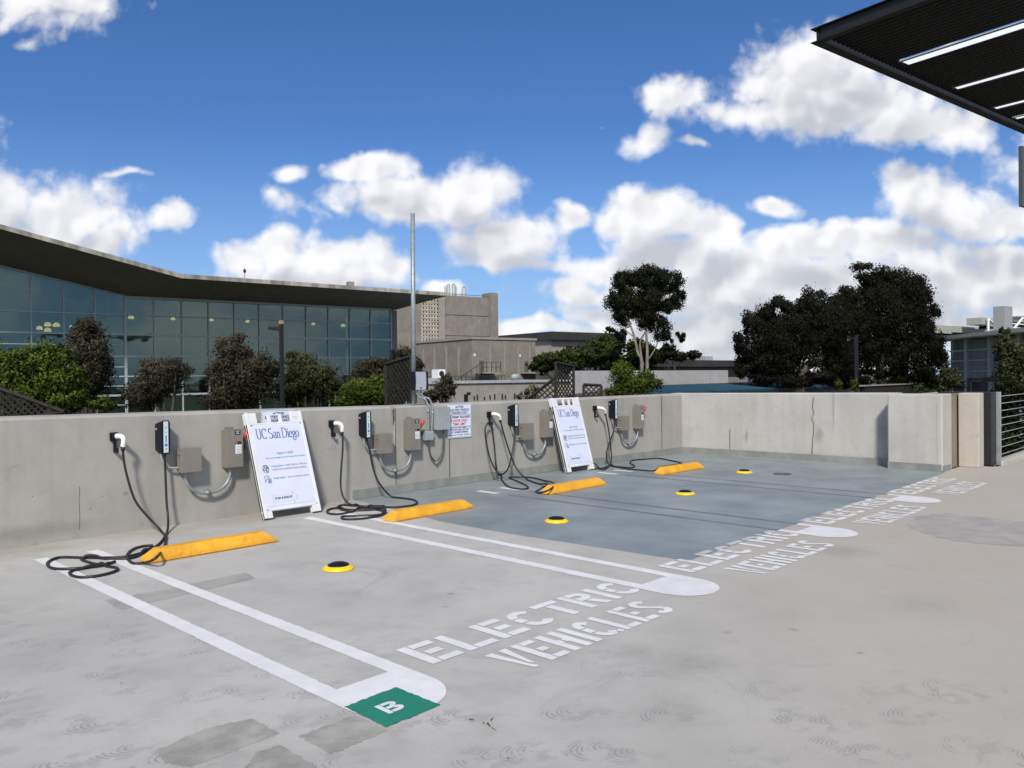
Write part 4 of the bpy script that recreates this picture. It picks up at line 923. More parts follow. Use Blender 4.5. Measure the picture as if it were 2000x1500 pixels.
# interior: floors, rear wall, columns, lamps
MT['inner'] = M('dim_interior', (.38, .44, .42), .8, var=.1, scale=.3)
MT['innerc'] = M('interior_column', (.42, .48, .47), .7)
bx(MB(), O, lo*step, 22.0, 9, 9.3, GZ, 10.5).build('rear_wall', MT['inner'], ob)
bx(MB(), O, lo*step, 22.0, .1, 9, 4.55, 4.85).build('floor_slab', MT['inner'], ob)
bx(MB(), O, lo*step, 22.0, .1, 9, .1, .35).build('floor_slab', MT['inner'], ob)
bx(MB(), O, lo*step, 22.0, .1, 9, -4.6, -4.3).build('floor_slab', MT['inner'], ob)
for l in (-.95, 9.9, 21.2): bx(MB(), O, l, l+.55, 1.2, 1.7, GZ, 8.0).build('column', MT['innerc'], ob)
bx(MB(), O, 22.31, 22.9, -.1, 9.3, GZ, 7.7).build('end_wall', M('end_cladding', (.12, .13, .16), .6), ob)
lamp = emit('warm_lamp', (1., .62, .30), 1.7)
for (u, v, rr, dd) in ((77, 641, .3, 3), (93, 634, .33, 3), (93, 645, .33, 2.6), (110, 635, .33, 3), (140, 638, .22, 3), (256, 620, .30, 2.2), (338, 623, .24, 2.2), (413, 625, .24, 2.2), (484, 628, .26, 2.2), (612, 633, .24, 2.2), (670, 636, .28, 2.2)):
    p = PL(u, v, P0+AY*dd, 100)
    MB().lathe(p, [(.02, rr*.6), (rr*.5, rr*.45), (rr*.75, 0), (rr*.7, -rr*.3), (rr*.4, -rr*.38)], 16).build('pendant_lamp', lamp, ob, smooth=True)
# roof: folded plate. fascia stands 7 m proud of the glass
e = 7.0
def F_(l, z, d=-e): return O+AX*l+AY*d+Vector((0, 0, z))
def Gl(l, z, d=0.1): return O+AX*l+AY*d+Vector((0, 0, z))
th = .30
fz = lambda l: 8.62 if l >= 2.3 else 8.62 - (l-2.3)*.222
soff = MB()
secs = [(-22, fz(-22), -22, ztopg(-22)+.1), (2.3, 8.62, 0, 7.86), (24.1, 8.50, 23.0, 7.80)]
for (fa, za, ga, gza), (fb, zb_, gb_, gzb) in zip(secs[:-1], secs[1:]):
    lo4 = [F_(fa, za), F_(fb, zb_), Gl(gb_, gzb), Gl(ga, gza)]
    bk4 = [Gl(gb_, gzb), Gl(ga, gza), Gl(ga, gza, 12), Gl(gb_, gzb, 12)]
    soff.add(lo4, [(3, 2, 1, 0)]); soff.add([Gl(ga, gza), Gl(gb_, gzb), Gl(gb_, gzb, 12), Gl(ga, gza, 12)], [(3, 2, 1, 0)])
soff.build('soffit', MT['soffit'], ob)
fa_ = MB(); top = MB()
for (fa, za, ga, gza), (fb, zb_, gb_, gzb) in zip(secs[:-1], secs[1:]):
    A = [F_(fa, za), F_(fb, zb_), F_(fb, zb_+th), F_(fa, za+th)]; B = [p+AY*.25 for p in A]
    fa_.add(A+B, [(0, 1, 2, 3), (7, 6, 5, 4), (0, 4, 5, 1), (1, 5, 6, 2), (2, 6, 7, 3), (3, 7, 4, 0)])
    top.add([F_(fa, za+th-.02, -e+.25), F_(fb, zb_+th-.02, -e+.25), Gl(gb_, gzb+th+.3, 12), Gl(ga, gza+th+.3, 12)], [(0, 1, 2, 3)])
A = [F_(24.1, 8.5), Gl(23.0, 7.80), Gl(23.0, 7.80+th), F_(24.1, 8.5+th)]
fa_.add(A, [(0, 1, 2, 3)])
fa_.build('fascia', MT['fascia'], ob); top.build('roof_deck', MT['dark'], ob)
p = PL(478, 540, P0+AY*-3, 100); MB().tube([(p.x, p.y, 8.5), (p.x, p.y, p.z+.3)], .04, 8).build('vent_mast', MT['mull'], ob); MB().lathe((p.x, p.y, p.z+.3), [(.09, 0), (.12, .15), (.05, .3)], 12).build('vent_head', MT['dark'], ob)
p = PL(687, 560, P0+AY*-1, 100); MB().obox(XY(p), AX, AY, -.25, .25, 0, .6, 8, p.z+.45).build('roof_stub', MT['bconc2'], ob)

# --- tall concrete block behind
T = PL(965, 640, DP(965, 640, 100), 100); T0_ = XY(T)
tb = thing('concrete_tower_block', (T.x, T.y, GZ), 'tall brown concrete block with a pierced screen, behind the roof tip', 'building')
def lw(u, v=620, ref=T): return (PL(u, v, ref, 100)-ref).dot(AX)
def zw(u, v, ref=T): return PL(u, v, ref, 100).z
zr = zw(920, 579.5)
s0, s1 = lw(822), lw(855)
sb, st_ = zw(838, 668), zw(838, 584)
bx(MB(), T0_, lw(760), s0-.01, 0, 16, GZ, zr).build('wall', MT['bconc'], tb)
bx(MB(), T0_, s1+.01, 0, 0, 16, GZ, zr).build('wall', MT['bconc'], tb)
bx(MB(), T0_, s0-.01, s1+.01, .6, 16, GZ, zr).build('wall', MT['hole'], tb)
bx(MB(), T0_, lw(955), 0.3, -.5, 1.5, GZ, zw(960, 572.5)).build('stair_tower', MT['bconc'], tb)
bx(MB(), T0_, s1+.02, s1+.9, -.25, -.005, sb, zr-.3).build('pilaster', MT['bconc2'], tb)
mb = MB(); nc, nr_ = 6, 11; cw = (s1-s0)/nc; ch = (st_-sb)/nr_
for i in range(nc):
    for j in range(nr_):
        x0_, z0_ = s0+i*cw, sb+j*ch
        bx(mb, T0_, x0_, x0_+cw*.5, -.15, .2, z0_+ch*.06, z0_+ch*.98)
        bx(mb, T0_, x0_+cw*.5, x0_+cw*.98, -.15, .2, z0_+ch*.06, z0_+ch*.34)
        bx(mb, T0_, x0_+cw*.5, x0_+cw*.98, -.15, .2, z0_+ch*.84, z0_+ch*.98)
mb.build('pierced_screen', M('pale_concrete_screen', (.42, .39, .33), .8, var=.1, scale=1.5), tb)
bx(MB(), T0_, s0-.05, s1+.05, .1, .5, GZ, sb).build('wall', MT['bconc'], tb)
bx(MB(), T0_, s0-.05, s1+.05, .1, .5, st_, zr-.01).build('wall', MT['bconc'], tb)
for k in range(1, 6): bx(MB(), T0_, lw(862), -.01, -.03, -.004, k*2.5-1, k*2.5-.94).build('pour_joint', MT['joint'], tb)
for (u, t_, r_) in ((870, 561, .16), (876, 558, .24), (886, 557.5, .26), (891, 562, .12), (906, 563, .28)):
    q = PL(u, t_, T+AY*4, 100); MB().tube([(q.x, q.y, zr-.5), (q.x, q.y, q.z)], r_, 12).build('flue', MT['mull'], tb, smooth=True)
    MB().tube([(q.x, q.y, q.z), (q.x, q.y, q.z+.25)], [r_, r_*.4], 12).build('flue_cap', MT['galv'], tb)

# --- lower concrete wing, corner toward the viewer
Cn = DP(921.5, 700, 84); c0_ = XY(Cn)
lb = thing('concrete_wing', (Cn.x, Cn.y, GZ), 'lower brown concrete building with ribbed walls and two doors behind railings', 'building')
zc = DP(921.5, 662.5, 84).z
L2 = (PL(1046, 700, Cn, 100)-Cn).dot(AX)
bx(MB(), c0_, 0, L2, 0, 26, GZ, zc).build('wall', MT['bconc'], lb)
bx(MB(), c0_, -.12, L2+.12, -.12, 26, zc+.005, zc+.25).build('coping', MT['bconc2'], lb)
for u in (957, 985, 1012, 1034):
    l = (PL(u, 700, Cn, 100)-Cn).dot(AX); bx(MB(), c0_, l-.07, l+.07, -.1, -.005, GZ, zc-.6).build('rib', MT['bconc2'], lb)
for k in range(1, 11): bx(MB(), c0_, -.1, -.005, k*2.5-.1, k*2.5+.15, GZ, zc-.7).build('rib', MT['bconc2'], lb)
MT['tan'] = M('tan_block', (.42, .26, .15), .8)
for (ua, ub, va, vb) in ((936, 945, 704, 727), (1024, 1031, 705, 727)):
    a = PL(ua, va, Cn, 100); b = PL(ub, vb, Cn, 100); la, lb2 = (a-Cn).dot(AX), (b-Cn).dot(AX)
    bx(MB(), c0_, la, lb2, -.06, -.006, b.z, a.z).build('door', M('steel_door', (.10, .10, .10), .6) if ua == 936 else bpy.data.materials['steel_door'], lb)
    bx(MB(), c0_, la-.6, lb2+1.2, -1.4, -.07, b.z-.15, b.z).build('landing', MT['bconc2'], lb)
    r_ = MB()
    for h_ in (.5, 1.0): bx(r_, c0_, la-.6, lb2+1.2, -1.42, -1.37, b.z+h_, b.z+h_+.05)
    for q in np.linspace(la-.6, lb2+1.2, 5): bx(r_, c0_, q-.03, q+.03, -1.42, -1.37, b.z, b.z+1.05)
    sgn = -1 if ua == 936 else 1; x_s = la-.6 if ua == 936 else lb2+1.2
    for k in range(10):
        bx(r_, c0_, *(sorted((x_s+sgn*k*.32, x_s+sgn*(k+1)*.32))), -1.4, -.4, b.z-.18*(k+1)-.04, b.z-.18*(k+1))
    P_ = [c0_+AX*x_s+AY*-1.4+Vector((0, 0, b.z+1.0)), c0_+AX*(x_s+sgn*3.2)+AY*-1.4+Vector((0, 0, b.z-.8))]
    r_.tube(P_, .04, 6); r_.tube([P_[0]-Vector((0, 0, 1.05)), P_[1]-Vector((0, 0, 1.05))], .09, 6)
    for k in range(0, 10, 2):
        q = P_[0].lerp(P_[1], k/10); r_.tube([q, q-Vector((0, 0, 1.0))], .03, 5)
    r_.build('stair_railing', MT['dark'], lb)
    bx(MB(), c0_, la-.7, la-.5, -.06, -.006, b.z+1.7, b.z+1.95).build('wall_light', MT['label'], lb)

# --- low roof with parapet in front of it
Dn = DP(1000, 748, 62); d0_ = XY(Dn)
low = thing('low_flat_roof_building', (Dn.x, Dn.y, GZ), 'low flat roofed concrete building with a long railing, just above the wall', 'building')
def ll(u, ref, v=740, az=100): return (PL(u, v, ref, az)-ref).dot(azv(az))
zd = DP(1000, 744.5, 62).z
bx(MB(), d0_, ll(838, Dn), ll(1192, Dn), 0, 12, GZ, zd-.12).build('wall', MT['bconc2'], low)
bx(MB(), d0_, ll(836, Dn), ll(1194, Dn), -.15, 12, zd-.115, zd+.04).build('coping', M('pale_coping', (.34, .36, .38), .7), low)
mb = MB()
la, lb2 = ll(885, Dn), ll(1100, Dn)
for h_ in (.42,): bx(mb, d0_, la, lb2, 8, 8.05, zd+h_, zd+h_+.05)
for q in np.arange(la, lb2, .35): bx(mb, d0_, q, q+.03, 8, 8.04, zd+.041, zd+.42)
mb.build('railing', MT['dark'], low)
for u in (925, 931, 945, 956, 965, 980, 986, 1004, 1012, 1040):
    l = ll(u, Dn); bx(MB(), d0_, l-.03, l+.03, -.1, -.004, -.2, zd-.9-random.random()*.4).build('drip_stain', MT['hole'], low)
q = DP(1006, 736, 64); qv = thing('roof_ventilator', q, 'white round ventilator lying on the low concrete roof', 'ventilator')
MB().tube([q+AX*-.35, q+AX*-.15, q+AX*.3, q+AX*.4], [.12, .24, .26, .1], 16).build('drum', MT['bgrey'], qv, smooth=True); bx(MB(), q, -.25, .3, -.2, .2, zd, q.z-.2).build('base', MT['galv'], qv)
q = DP(852, 741, 60); qv = thing('roof_air_unit', q, 'pale rooftop air unit with a white fan box right of the mast', 'air unit')
bx(MB(), q, -1.1, .5, 0, 1.2, GZ, q.z+.1).build('unit_body', MT['bgrey'], qv); bx(MB(), q, .1, .75, -.1, .8, q.z+.101, q.z+.75).build('fan_box', MT['label'], qv)
MB().lathe((0, 0, 0), [(.22, 0), (.2, .03)], 16).xf(Matrix.Translation(q+AX*.42+AY*-.1+Vector((0, 0, .42))) @ Matrix.Rotation(R_(-10), 4, 'Z') @ Matrix.Rotation(R_(90), 4, 'X')).build('fan', MT['hole'], qv)

# --- building with the black mansard roof
En = DP(1076, 680, 125); e0_ = XY(En)
mb_ = thing('black_roof_building', (En.x, En.y, GZ), 'pale concrete building with a wide black roof band beyond the hedge trees', 'building')
ze0, ze1 = DP(1076, 664, 125).z, DP(1076, 648, 125).z
l1 = ll(1215, En, 660); dl = 14
bx(MB(), e0_, 0, l1, 0, dl, GZ, ze0).build('wall', MT['bconc2'], mb_)
bx(MB(), e0_, -.6, l1, -1, dl+6, ze0+.01, ze1).build('roof_band', MT['dark'], mb_)
bx(MB(), e0_, -9, -.01, .5, dl, GZ, ze0-1.2).build('wall', MT['bconc2'], mb_)
l = ll(1105, En, 679); l2 = ll(1118, En, 679); bx(MB(), e0_, l, l2, -.05, -.005, PL(1105, 683, En, 100).z, PL(1105, 676, En, 100).z).build('window', MT['hole'], mb_)

# --- long dark building, grey wall, blue roof shed
Fn = DP(1285, 710, 100); f0_ = XY(Fn)
fb = thing('long_dark_building', (Fn.x, Fn.y, GZ), 'long low building with a black roof band between the tall tree and the dark trees', 'building')
l1 = ll(1480, Fn); z_ = lambda v, d: DP(1350, v, d).z
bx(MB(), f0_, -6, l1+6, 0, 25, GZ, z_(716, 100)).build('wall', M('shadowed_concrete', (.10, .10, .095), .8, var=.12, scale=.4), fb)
bx(MB(), f0_, -6, l1+8, -1.5, 25, z_(716, 100)+.01, z_(703, 100)).build('roof_band', MT['dark'], fb)
bx(MB(), f0_, -5.5, ll(1386, Fn), 3, 20, z_(703, 100)+.01, z_(698, 100)).build('upper_roof', MT['dark'], fb)
bx(MB(), f0_, ll(1412, Fn), ll(1427, Fn), 3, 8, z_(703, 100)+.01, z_(692.5, 100)).build('roof_plant', MT['mull'], fb)
Gn = DP(1422, 740, 75); g0_ = XY(Gn)
gw = thing('grey_concrete_wall', (Gn.x, Gn.y, GZ), 'smooth light grey wall with a small camera, above the blue roof', 'wall')
GA = azv(92)
mb = MB(); mb.obox(g0_, GA, azv(2), -22, 0, 0, .4, GZ, DP(1422, 723, 75).z); mb.build('wall_body', wall_material('pale_grey_concrete', (.34, .345, .36), (.40, .405, .42)), gw)
p = DP(1315, 740, 74.2); MB().tube([p, p+Vector((.5, -.2, -.1))], .18, 10).build('camera_housing', MT['dark'], gw); MB().obox(XY(DP(1324, 750, 73.5)), GA, azv(2), -.2, .25, 0, .3, DP(1324, 756, 74).z, DP(1324, 748, 74).z).build('meter_box', MT['mull'], gw)
tn = tag(MB().obox(g0_, GA, azv(2), .3, 9, 3, 6, GZ, DP(1440, 737, 78).z).obox(g0_, GA, azv(2), .3, 9, 2.2, 2.9, GZ, DP(1440, 748, 77).z).build('low_tan_wall', MT['bconc'], None), 'stepped low tan wall right of the smooth grey wall', 'wall')
Hn = DP(1330, 768, 48); h0_ = XY(Hn)
sh = thing('blue_roof_shed', (Hn.x, Hn.y, GZ), 'long shed with a teal blue metal roof just above the wall', 'shed')
HA, HY = azv(84), azv(-6)
l1 = ll(1700, Hn, 760, 84)
a0 = DP(1332, 769, 48).z; a1 = DP(1315, 755, 50).z
V = [h0_+HA*0+Vector((0, 0, a0)), h0_+HA*l1+Vector((0, 0, a0)), h0_+HA*l1+HY*4.5+Vector((0, 0, a1)), h0_+HA*0+HY*4.5+Vector((0, 0, a1))]
MB().add(V+[p-Vector((0, 0, .12)) for p in V], [(0, 1, 2, 3), (7, 6, 5, 4), (0, 4, 5, 1), (1, 5, 6, 2), (2, 6, 7, 3), (3, 7, 4, 0)]).build('metal_roof', M('teal_blue_metal', (.018, .065, .10), .5, .1, var=.08, scale=1), sh)
mb = MB()
for k in range(int(l1/.6)): mb.tube([h0_+HA*k*.6+Vector((0, 0, a0+.03)), h0_+HA*k*.6+HY*4.5+Vector((0, 0, a1+.03))], .025, 4)
mb.build('standing_seams', bpy.data.materials['teal_blue_metal'], sh)
mb = MB(); mb.obox(h0_, HA, HY, .2, l1-.2, .4, 8.4, GZ, a0-.15); mb.build('wall', MT['bconc2'], sh)
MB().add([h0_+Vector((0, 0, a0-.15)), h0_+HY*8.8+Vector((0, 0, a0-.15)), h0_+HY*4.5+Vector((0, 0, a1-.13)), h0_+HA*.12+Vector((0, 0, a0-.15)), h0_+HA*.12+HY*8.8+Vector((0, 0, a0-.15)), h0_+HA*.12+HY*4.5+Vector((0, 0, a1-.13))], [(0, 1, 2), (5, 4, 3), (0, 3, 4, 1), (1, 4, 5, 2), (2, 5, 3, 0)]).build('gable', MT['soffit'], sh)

# --- laboratory building on the right
In = DP(1856, 690, 70); i0_ = XY(In); IA, IY = azv(51), azv(-39)
IA = -IA if (PL(1990, 690, In, 51)-In).dot(IA) < 0 else IA
IY = azv(141)
lab = thing('glass_laboratory_building', (In.x, In.y, GZ), 'grey glass building with a pale overhanging roof edge at the right', 'building')
def li(u, v=690): return (PL(u, v, In, 51)-In).dot(IA)
zi = lambda u, v: PL(u, v, In, 51).z
ztp = zi(1856, 665)
MB().obox(i0_, IA, IY, 0, li(2060), .3, 16, GZ, ztp).build('wall', M('blue_grey_interior', (.05, .06, .065), .6), lab)
for a, b in ((1856, 1886), (1895, 1933), (1940, 1990), (1997, 2055)):
    for v0, v1 in ((666, 685), (688, 704), (707, 724), (727, 745)):
        MB().obox(i0_, IA, IY, li(a), li(b), .1, .14, zi(1856, v1), zi(1856, v0)-.02).build('window_panel', MT['glass'], lab)
for u in (1890, 1936, 1993): MB().obox(i0_, IA, IY, li(u)-.22, li(u)+.22, -.2, .1, GZ, ztp-.02).build('column', MT['mull'], lab)
mb = MB()
for q in np.arange(.2, li(2055), .32): mb.obox(i0_, IA, IY, q, q+.04, -.05, .05, zi(1856, 745), ztp-.1)
mb.build('louvre_fins', MT['mull'], lab)
for v in (686.5, 705.5, 725.5): MB().obox(i0_, IA, IY, 0, li(2055), -.08, .09, zi(1856, v)-.06, zi(1856, v)+.06).build('floor_edge', MT['bgrey'], lab)
MB().obox(i0_, IA, IY, -.8, li(2060), -1.6, 14, ztp+.01, ztp+.30).build('roof_slab', M('pale_roof_edge', (.75, .72, .62), .6), lab)
Jn = DP(1962, 620, 95); 
MB().obox(XY(Jn), AX, AY, 0, 2.2, 0, 1.25, GZ, DP(1960, 597.5, 95).z).build('roof_tower', M('pale_tower_cladding', (.30, .315, .33), .6, var=.03), lab)
up = thing('pale_upper_building', DP(1870, 650, 110), 'pale stepped upper storey with rooftop railings at the far right', 'building')
Kn = DP(1825, 650, 110)
def bxk(u0, u1, v0, v1, nm, mat, d=0, dep=8): 
    a, b = PL(u0, v0, Kn+AY*d, 100), PL(u1, v1, Kn+AY*d, 100)
    l0, l1_ = (a-Kn).dot(AX), (b-Kn).dot(AX); return bx(MB(), Kn, l0, l1_, d, d+dep, b.z, a.z).build(nm, mat, up)
pale = M('pale_render', (.34, .35, .32), .7, var=.04)
bxk(1790, 1862, 632.5, 652, 'storey', pale, .3); bxk(1862, 1925, 636.5, 652, 'storey', pale); bxk(1790, 1925, 652.5, 664, 'dark_band', MT['dark'], .2)
bxk(1917, 1942, 620, 635, 'plant_screen', pale, -3, 2); bxk(1926, 1942, 636, 648, 'opening', MT['hole'], -2, 1); bxk(1978, 2040, 616, 632, 'plant_screen', pale, -3, 2); bxk(1978, 2040, 633, 641, 'opening', MT['hole'], -2, 1)
bxk(1926, 2060, 642, 665, 'storey', pale, -2.5, 8)
for (u0, v0, u1, v1) in ((1930, 621, 1930, 648), (1932, 624, 1942, 634), (1974, 617, 2030, 615), (1980, 642, 1998, 620)):
    MB().tube([PL(u0, v0, Kn-AY*3.4, 100), PL(u1, v1, Kn-AY*3.4, 100)], .18, 6).build('white_brace', MT['label'], up)
mb = MB()
for v in (629, 632): mb.tube([PL(1890, v, Kn, 100), PL(1916, v, Kn, 100)], .05, 4)
for u in (1890, 1898, 1907, 1916): mb.tube([PL(u, 629, Kn, 100), PL(u, 637, Kn, 100)], .05, 4)
mb.build('roof_railing', MT['mull'], up)
bxw = DP(1800, 752, 58); wr = thing('low_roof_edge', bxw, 'thin pale flat roof line behind the right trees', 'roof')
MB().obox(XY(DP(1690, 752, 58)), azv(90), azv(0), 0, 11.5, 0, .6, DP(1750, 754, 58).z, DP(1750, 752, 58).z).build('slab', MT['bconc2'], wr); MB().obox(XY(DP(1690, 752, 58)), azv(90), azv(0), .3, 11.2, .1, .55, GZ, DP(1750, 754, 58).z-.01).build('wall', MT['hole'], wr)

# ------------------------------------------------------------------ vegetation
def leaf_material(name, a, b_, c):
    m = bpy.data.materials.new(name); m.use_nodes = True; t = NT(m.node_tree); b = t.n['Principled BSDF']
    at = t.new('ShaderNodeAttribute'); at.attribute_name = 'tone'
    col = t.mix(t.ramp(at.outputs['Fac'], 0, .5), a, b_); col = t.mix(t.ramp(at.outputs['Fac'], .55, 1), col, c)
    t.put(b.inputs['Base Color'], col); b.inputs['Roughness'].default_value = .65; b.inputs['Specular IOR Level'].default_value = .15
    geo = t.new('ShaderNodeNewGeometry'); cn_ = t.new('ShaderNodeAttribute'); cn_.attribute_name = 'cn'
    nv = t.vm('NORMALIZE', t.vm('ADD', geo.outputs['Normal'], t.vm('MULTIPLY', cn_.outputs['Vector'], (1.6, 1.6, 1.6))))
    t.l.new(nv, b.inputs['Normal'])
    tl = t.new('ShaderNodeBsdfTranslucent'); t.put(tl.inputs['Color'], col); t.l.new(nv, tl.inputs['Normal'])
    mx = t.new('ShaderNodeMixShader'); mx.inputs[0].default_value = .35; t.l.new(b.outputs[0], mx.inputs[1]); t.l.new(tl.outputs[0], mx.inputs[2])
    t.l.new(mx.outputs[0], t.n['Material Output'].inputs[0])
    return m
LM = dict(
    euc=leaf_material('eucalyptus_leaves', (.007, .010, .005), (.015, .020, .009), (.038, .045, .018)),  # leaf colour darkened to stand in for cloud shade
    eucb=leaf_material('cloud_shaded_leaves', (.006, .006, .004), (.012, .012, .007), (.031, .030, .015)),  # near-black: the cloud shade on these trees is in the leaf colour
    grey=leaf_material('grey_brown_leaves', (.026, .024, .015), (.062, .055, .036), (.13, .112, .075)),
    green=leaf_material('fresh_green_leaves', (.014, .020, .005), (.045, .060, .010), (.19, .21, .025)),
    lime=leaf_material('bright_green_leaves', (.024, .036, .007), (.065, .098, .012), (.17, .21, .032)),
    hedge=leaf_material('hedge_leaves', (.014, .022, .006), (.038, .055, .012), (.085, .10, .024)),
    mid=leaf_material('mid_green_leaves', (.018, .025, .010), (.050, .058, .024), (.115, .115, .052)))
MT['bark'] = M('brown_bark', (.05, .04, .03), .9, var=.25, scale=3)
MT['barkp'] = M('pale_smooth_bark', (.20, .17, .145), .8, var=.2, scale=1.5)
def foliage(name, blobs, n, size, mat, par, clump=.28, asp=2.2, flat=.0):
    """blobs: (centre, (rx, ry, rz)); leaves are small folded quads gathered in clumps near the blob surfaces"""
    vol = np.array([b[1][0]*b[1][2] for b in blobs]); vol = vol/vol.sum()
    C_, R2, TN = [], [], []
    for (c, r), w in zip(blobs, vol):
        k = max(4, int(60*w*len(blobs)**.5*1.4)) if n > 3000 else max(3, int(40*w*len(blobs)**.5))
        d = RNG.normal(size=(k, 3)); d /= np.linalg.norm(d, axis=1)[:, None]
        rad = RNG.uniform(.25, 1, size=k)**.55
        cc = np.array(c)+d*rad[:, None]*np.array(r)*.88
        C_.append(cc); R2.append(np.tile(np.array(r)*clump, (k, 1))*RNG.uniform(.7, 1.5, size=(k, 1))); TN.append(RNG.uniform(0, 1, k))
    C_ = np.vstack(C_); R2 = np.vstack(R2); TN = np.concatenate(TN)
    idx = RNG.integers(0, len(C_), n)
    d = RNG.normal(size=(n, 3)); d /= np.linalg.norm(d, axis=1)[:, None]
    rr = RNG.uniform(0, 1, n)**(1/2.2)
    rr = np.where(RNG.uniform(0, 1, n) < .16, rr*RNG.uniform(1.1, 1.75, n), rr)
    P_ = C_[idx]+d*rr[:, None]*R2[idx]*1.2
    tone = np.clip(.45*TN[idx]+.32*RNG.uniform(0, 1, n)+.15+.2*d[:, 2], 0, 1)  # upward term paints lit clump tops into the leaf colour
    a = RNG.normal(size=(n, 3)); a[:, 2] *= (1-flat); a /= np.linalg.norm(a, axis=1)[:, None]
    b = np.cross(a, RNG.normal(size=(n, 3))); b /= np.linalg.norm(b, axis=1)[:, None]
    L = size*RNG.uniform(.6, 1.35, n)[:, None]; Wd = L/asp
    V = np.empty((n, 4, 3)); V[:, 0] = P_-a*L*.5; V[:, 1] = P_+b*Wd*.5; V[:, 2] = P_+a*L*.5; V[:, 3] = P_-b*Wd*.5
    me = bpy.data.meshes.new(name); me.vertices.add(4*n); me.vertices.foreach_set('co', V.reshape(-1))
    me.loops.add(4*n); me.loops.foreach_set('vertex_index', np.arange(4*n)); me.polygons.add(n)
    me.polygons.foreach_set('loop_start', np.arange(0, 4*n, 4)); me.polygons.foreach_set('loop_total', np.full(n, 4)); me.update()
    at = me.attributes.new('tone', 'FLOAT', 'FACE'); at.data.foreach_set('value', tone.astype(np.float32))
    bc = np.vstack([np.tile(np.array(c), (1, 1)) for c, r in blobs]).mean(0)
    g_ = P_-bc; g_ /= np.linalg.norm(g_, axis=1)[:, None]+1e-6
    cn = d*.8+g_*.5; cn /= np.linalg.norm(cn, axis=1)[:, None]+1e-6
    a2 = me.attributes.new('cn', 'FLOAT_VECTOR', 'FACE'); a2.data.foreach_set('vector', cn.astype(np.float32).reshape(-1))
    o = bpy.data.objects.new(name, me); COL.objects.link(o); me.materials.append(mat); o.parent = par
    if par: o.matrix_parent_inverse = parent_inv(par)
    return C_
def tree(name, label, cat, base, blobs, n, size, leaf, bark=None, trunk=(.18, .06), group=None, limbs=7, px=None, clump=.28, asp=2.2, stems=None, tname='crown'):
    t = thing(name, base, label, cat, group)
    B = [((c.x, c.y, c.z), r) for c, r in blobs]
    Cs = foliage(tname, B, n, size, LM[leaf], t, clump, asp)
    mb = MB(); base = Vector(base); mid = Vector((sum(b[0][0] for b in B)/len(B), sum(b[0][1] for b in B)/len(B), sum(b[0][2] for b in B)/len(B)))
    if stems:
        for s_ in stems: mb.tube(catmull([Vector(p) for p, r in s_], 5), [float(v) for v in np.interp(np.linspace(0, 1, (len(s_)-1)*5+1), np.linspace(0, 1, len(s_)), [r for p, r in s_])], 8)
    else:
        fork = base.lerp(mid, .55); mb.tube([base, base.lerp(fork, .5)+Vector((random.uniform(-.1, .1), 0, 0)), fork, mid], [trunk[0], trunk[0]*.85, trunk[0]*.7, trunk[1]], 8)
        for k in range(limbs):
            e_ = Vector(Cs[random.randrange(len(Cs))]); s0_ = base.lerp(mid, random.uniform(.45, .8)); m_ = s0_.lerp(e_, .5)+Vector((random.uniform(-.1, .1), 0, .1))
            mb.tube([s0_, m_, e_], [trunk[1]*1.1, trunk[1]*.7, trunk[1]*.3], 6)
    mb.build('trunk', MT[bark or 'bark'], t, smooth=True)
    return t
def bl(L, z, dep=.8):
    """(u, v, ru, rv[, depth offset]) pixel ellipses of the photo at forward distance z -> crown masses"""
    out = []
    for q in L:
        dz = q[4] if len(q) > 4 else 0; zz = z+dz; k = zz/FPX
        out.append((DP(q[0], q[1], zz), (q[2]*k, q[2]*k*dep, q[3]*k)))
    return out
def base(u, z): p = DP(u, 760, z); return (p.x, p.y, GZ)

# shrubs and small trees just beyond the wall, left to right
tree('leafy_tree', 'bright yellow green leafy tree at the far left beyond the wall', 'tree', base(60, 15), bl([(10, 730, 60, 40), (80, 700, 55, 28), (60, 750, 80, 40), (120, 745, 45, 35), (140, 785, 45, 25), (20, 790, 70, 30), (200, 795, 22, 16), (100, 690, 25, 16), (-40, 730, 60, 60)], 15), 34000, .07, 'lime', clump=.42, asp=2)
tree('tall_shrub', 'tall grey brown shrub against the glass building corner', 'shrub', base(168, 24), bl([(170, 650, 28, 32), (165, 690, 45, 45), (175, 740, 42, 45), (150, 655, 18, 22), (190, 700, 30, 40)], 24), 20000, .085, 'grey', clump=.3)
tree('round_shrub', 'round grey green shrub with thin pale stems left of the light pole', 'shrub', base(310, 24), bl([(315, 745, 52, 38), (280, 775, 38, 30), (340, 725, 35, 24), (300, 720, 32, 22)], 24), 16000, .08, 'grey', clump=.3)
tree('bushy_shrub', 'big grey brown shrub behind the leaning sign board', 'shrub', base(455, 22), bl([(455, 690, 35, 36), (440, 740, 42, 50), (490, 740, 48, 50), (520, 715, 28, 35), (460, 660, 20, 14), (455, 780, 55, 30)], 22), 26000, .075, 'grey', clump=.3)
tree('bushy_shrub', 'darker shrub just right of the tall light pole', 'shrub', base(600, 24), bl([(590, 725, 38, 38), (620, 745, 45, 40), (570, 760, 40, 40), (655, 765, 25, 30), (575, 700, 20, 16)], 24), 20000, .08, 'mid', clump=.3)
tree('low_shrub', 'brown shrub in front of the glass building end wall', 'shrub', base(730, 27), bl([(735, 715, 40, 18), (715, 745, 40, 30), (770, 735, 30, 30)], 27), 11000, .085, 'grey', clump=.32)
tree('green_bush', 'vivid green bush below the glass building', 'bush', base(715, 18), bl([(715, 765, 45, 25), (735, 745, 22, 16), (690, 785, 36, 18), (745, 775, 22, 28)], 18), 13000, .055, 'lime', clump=.35, asp=1.8)
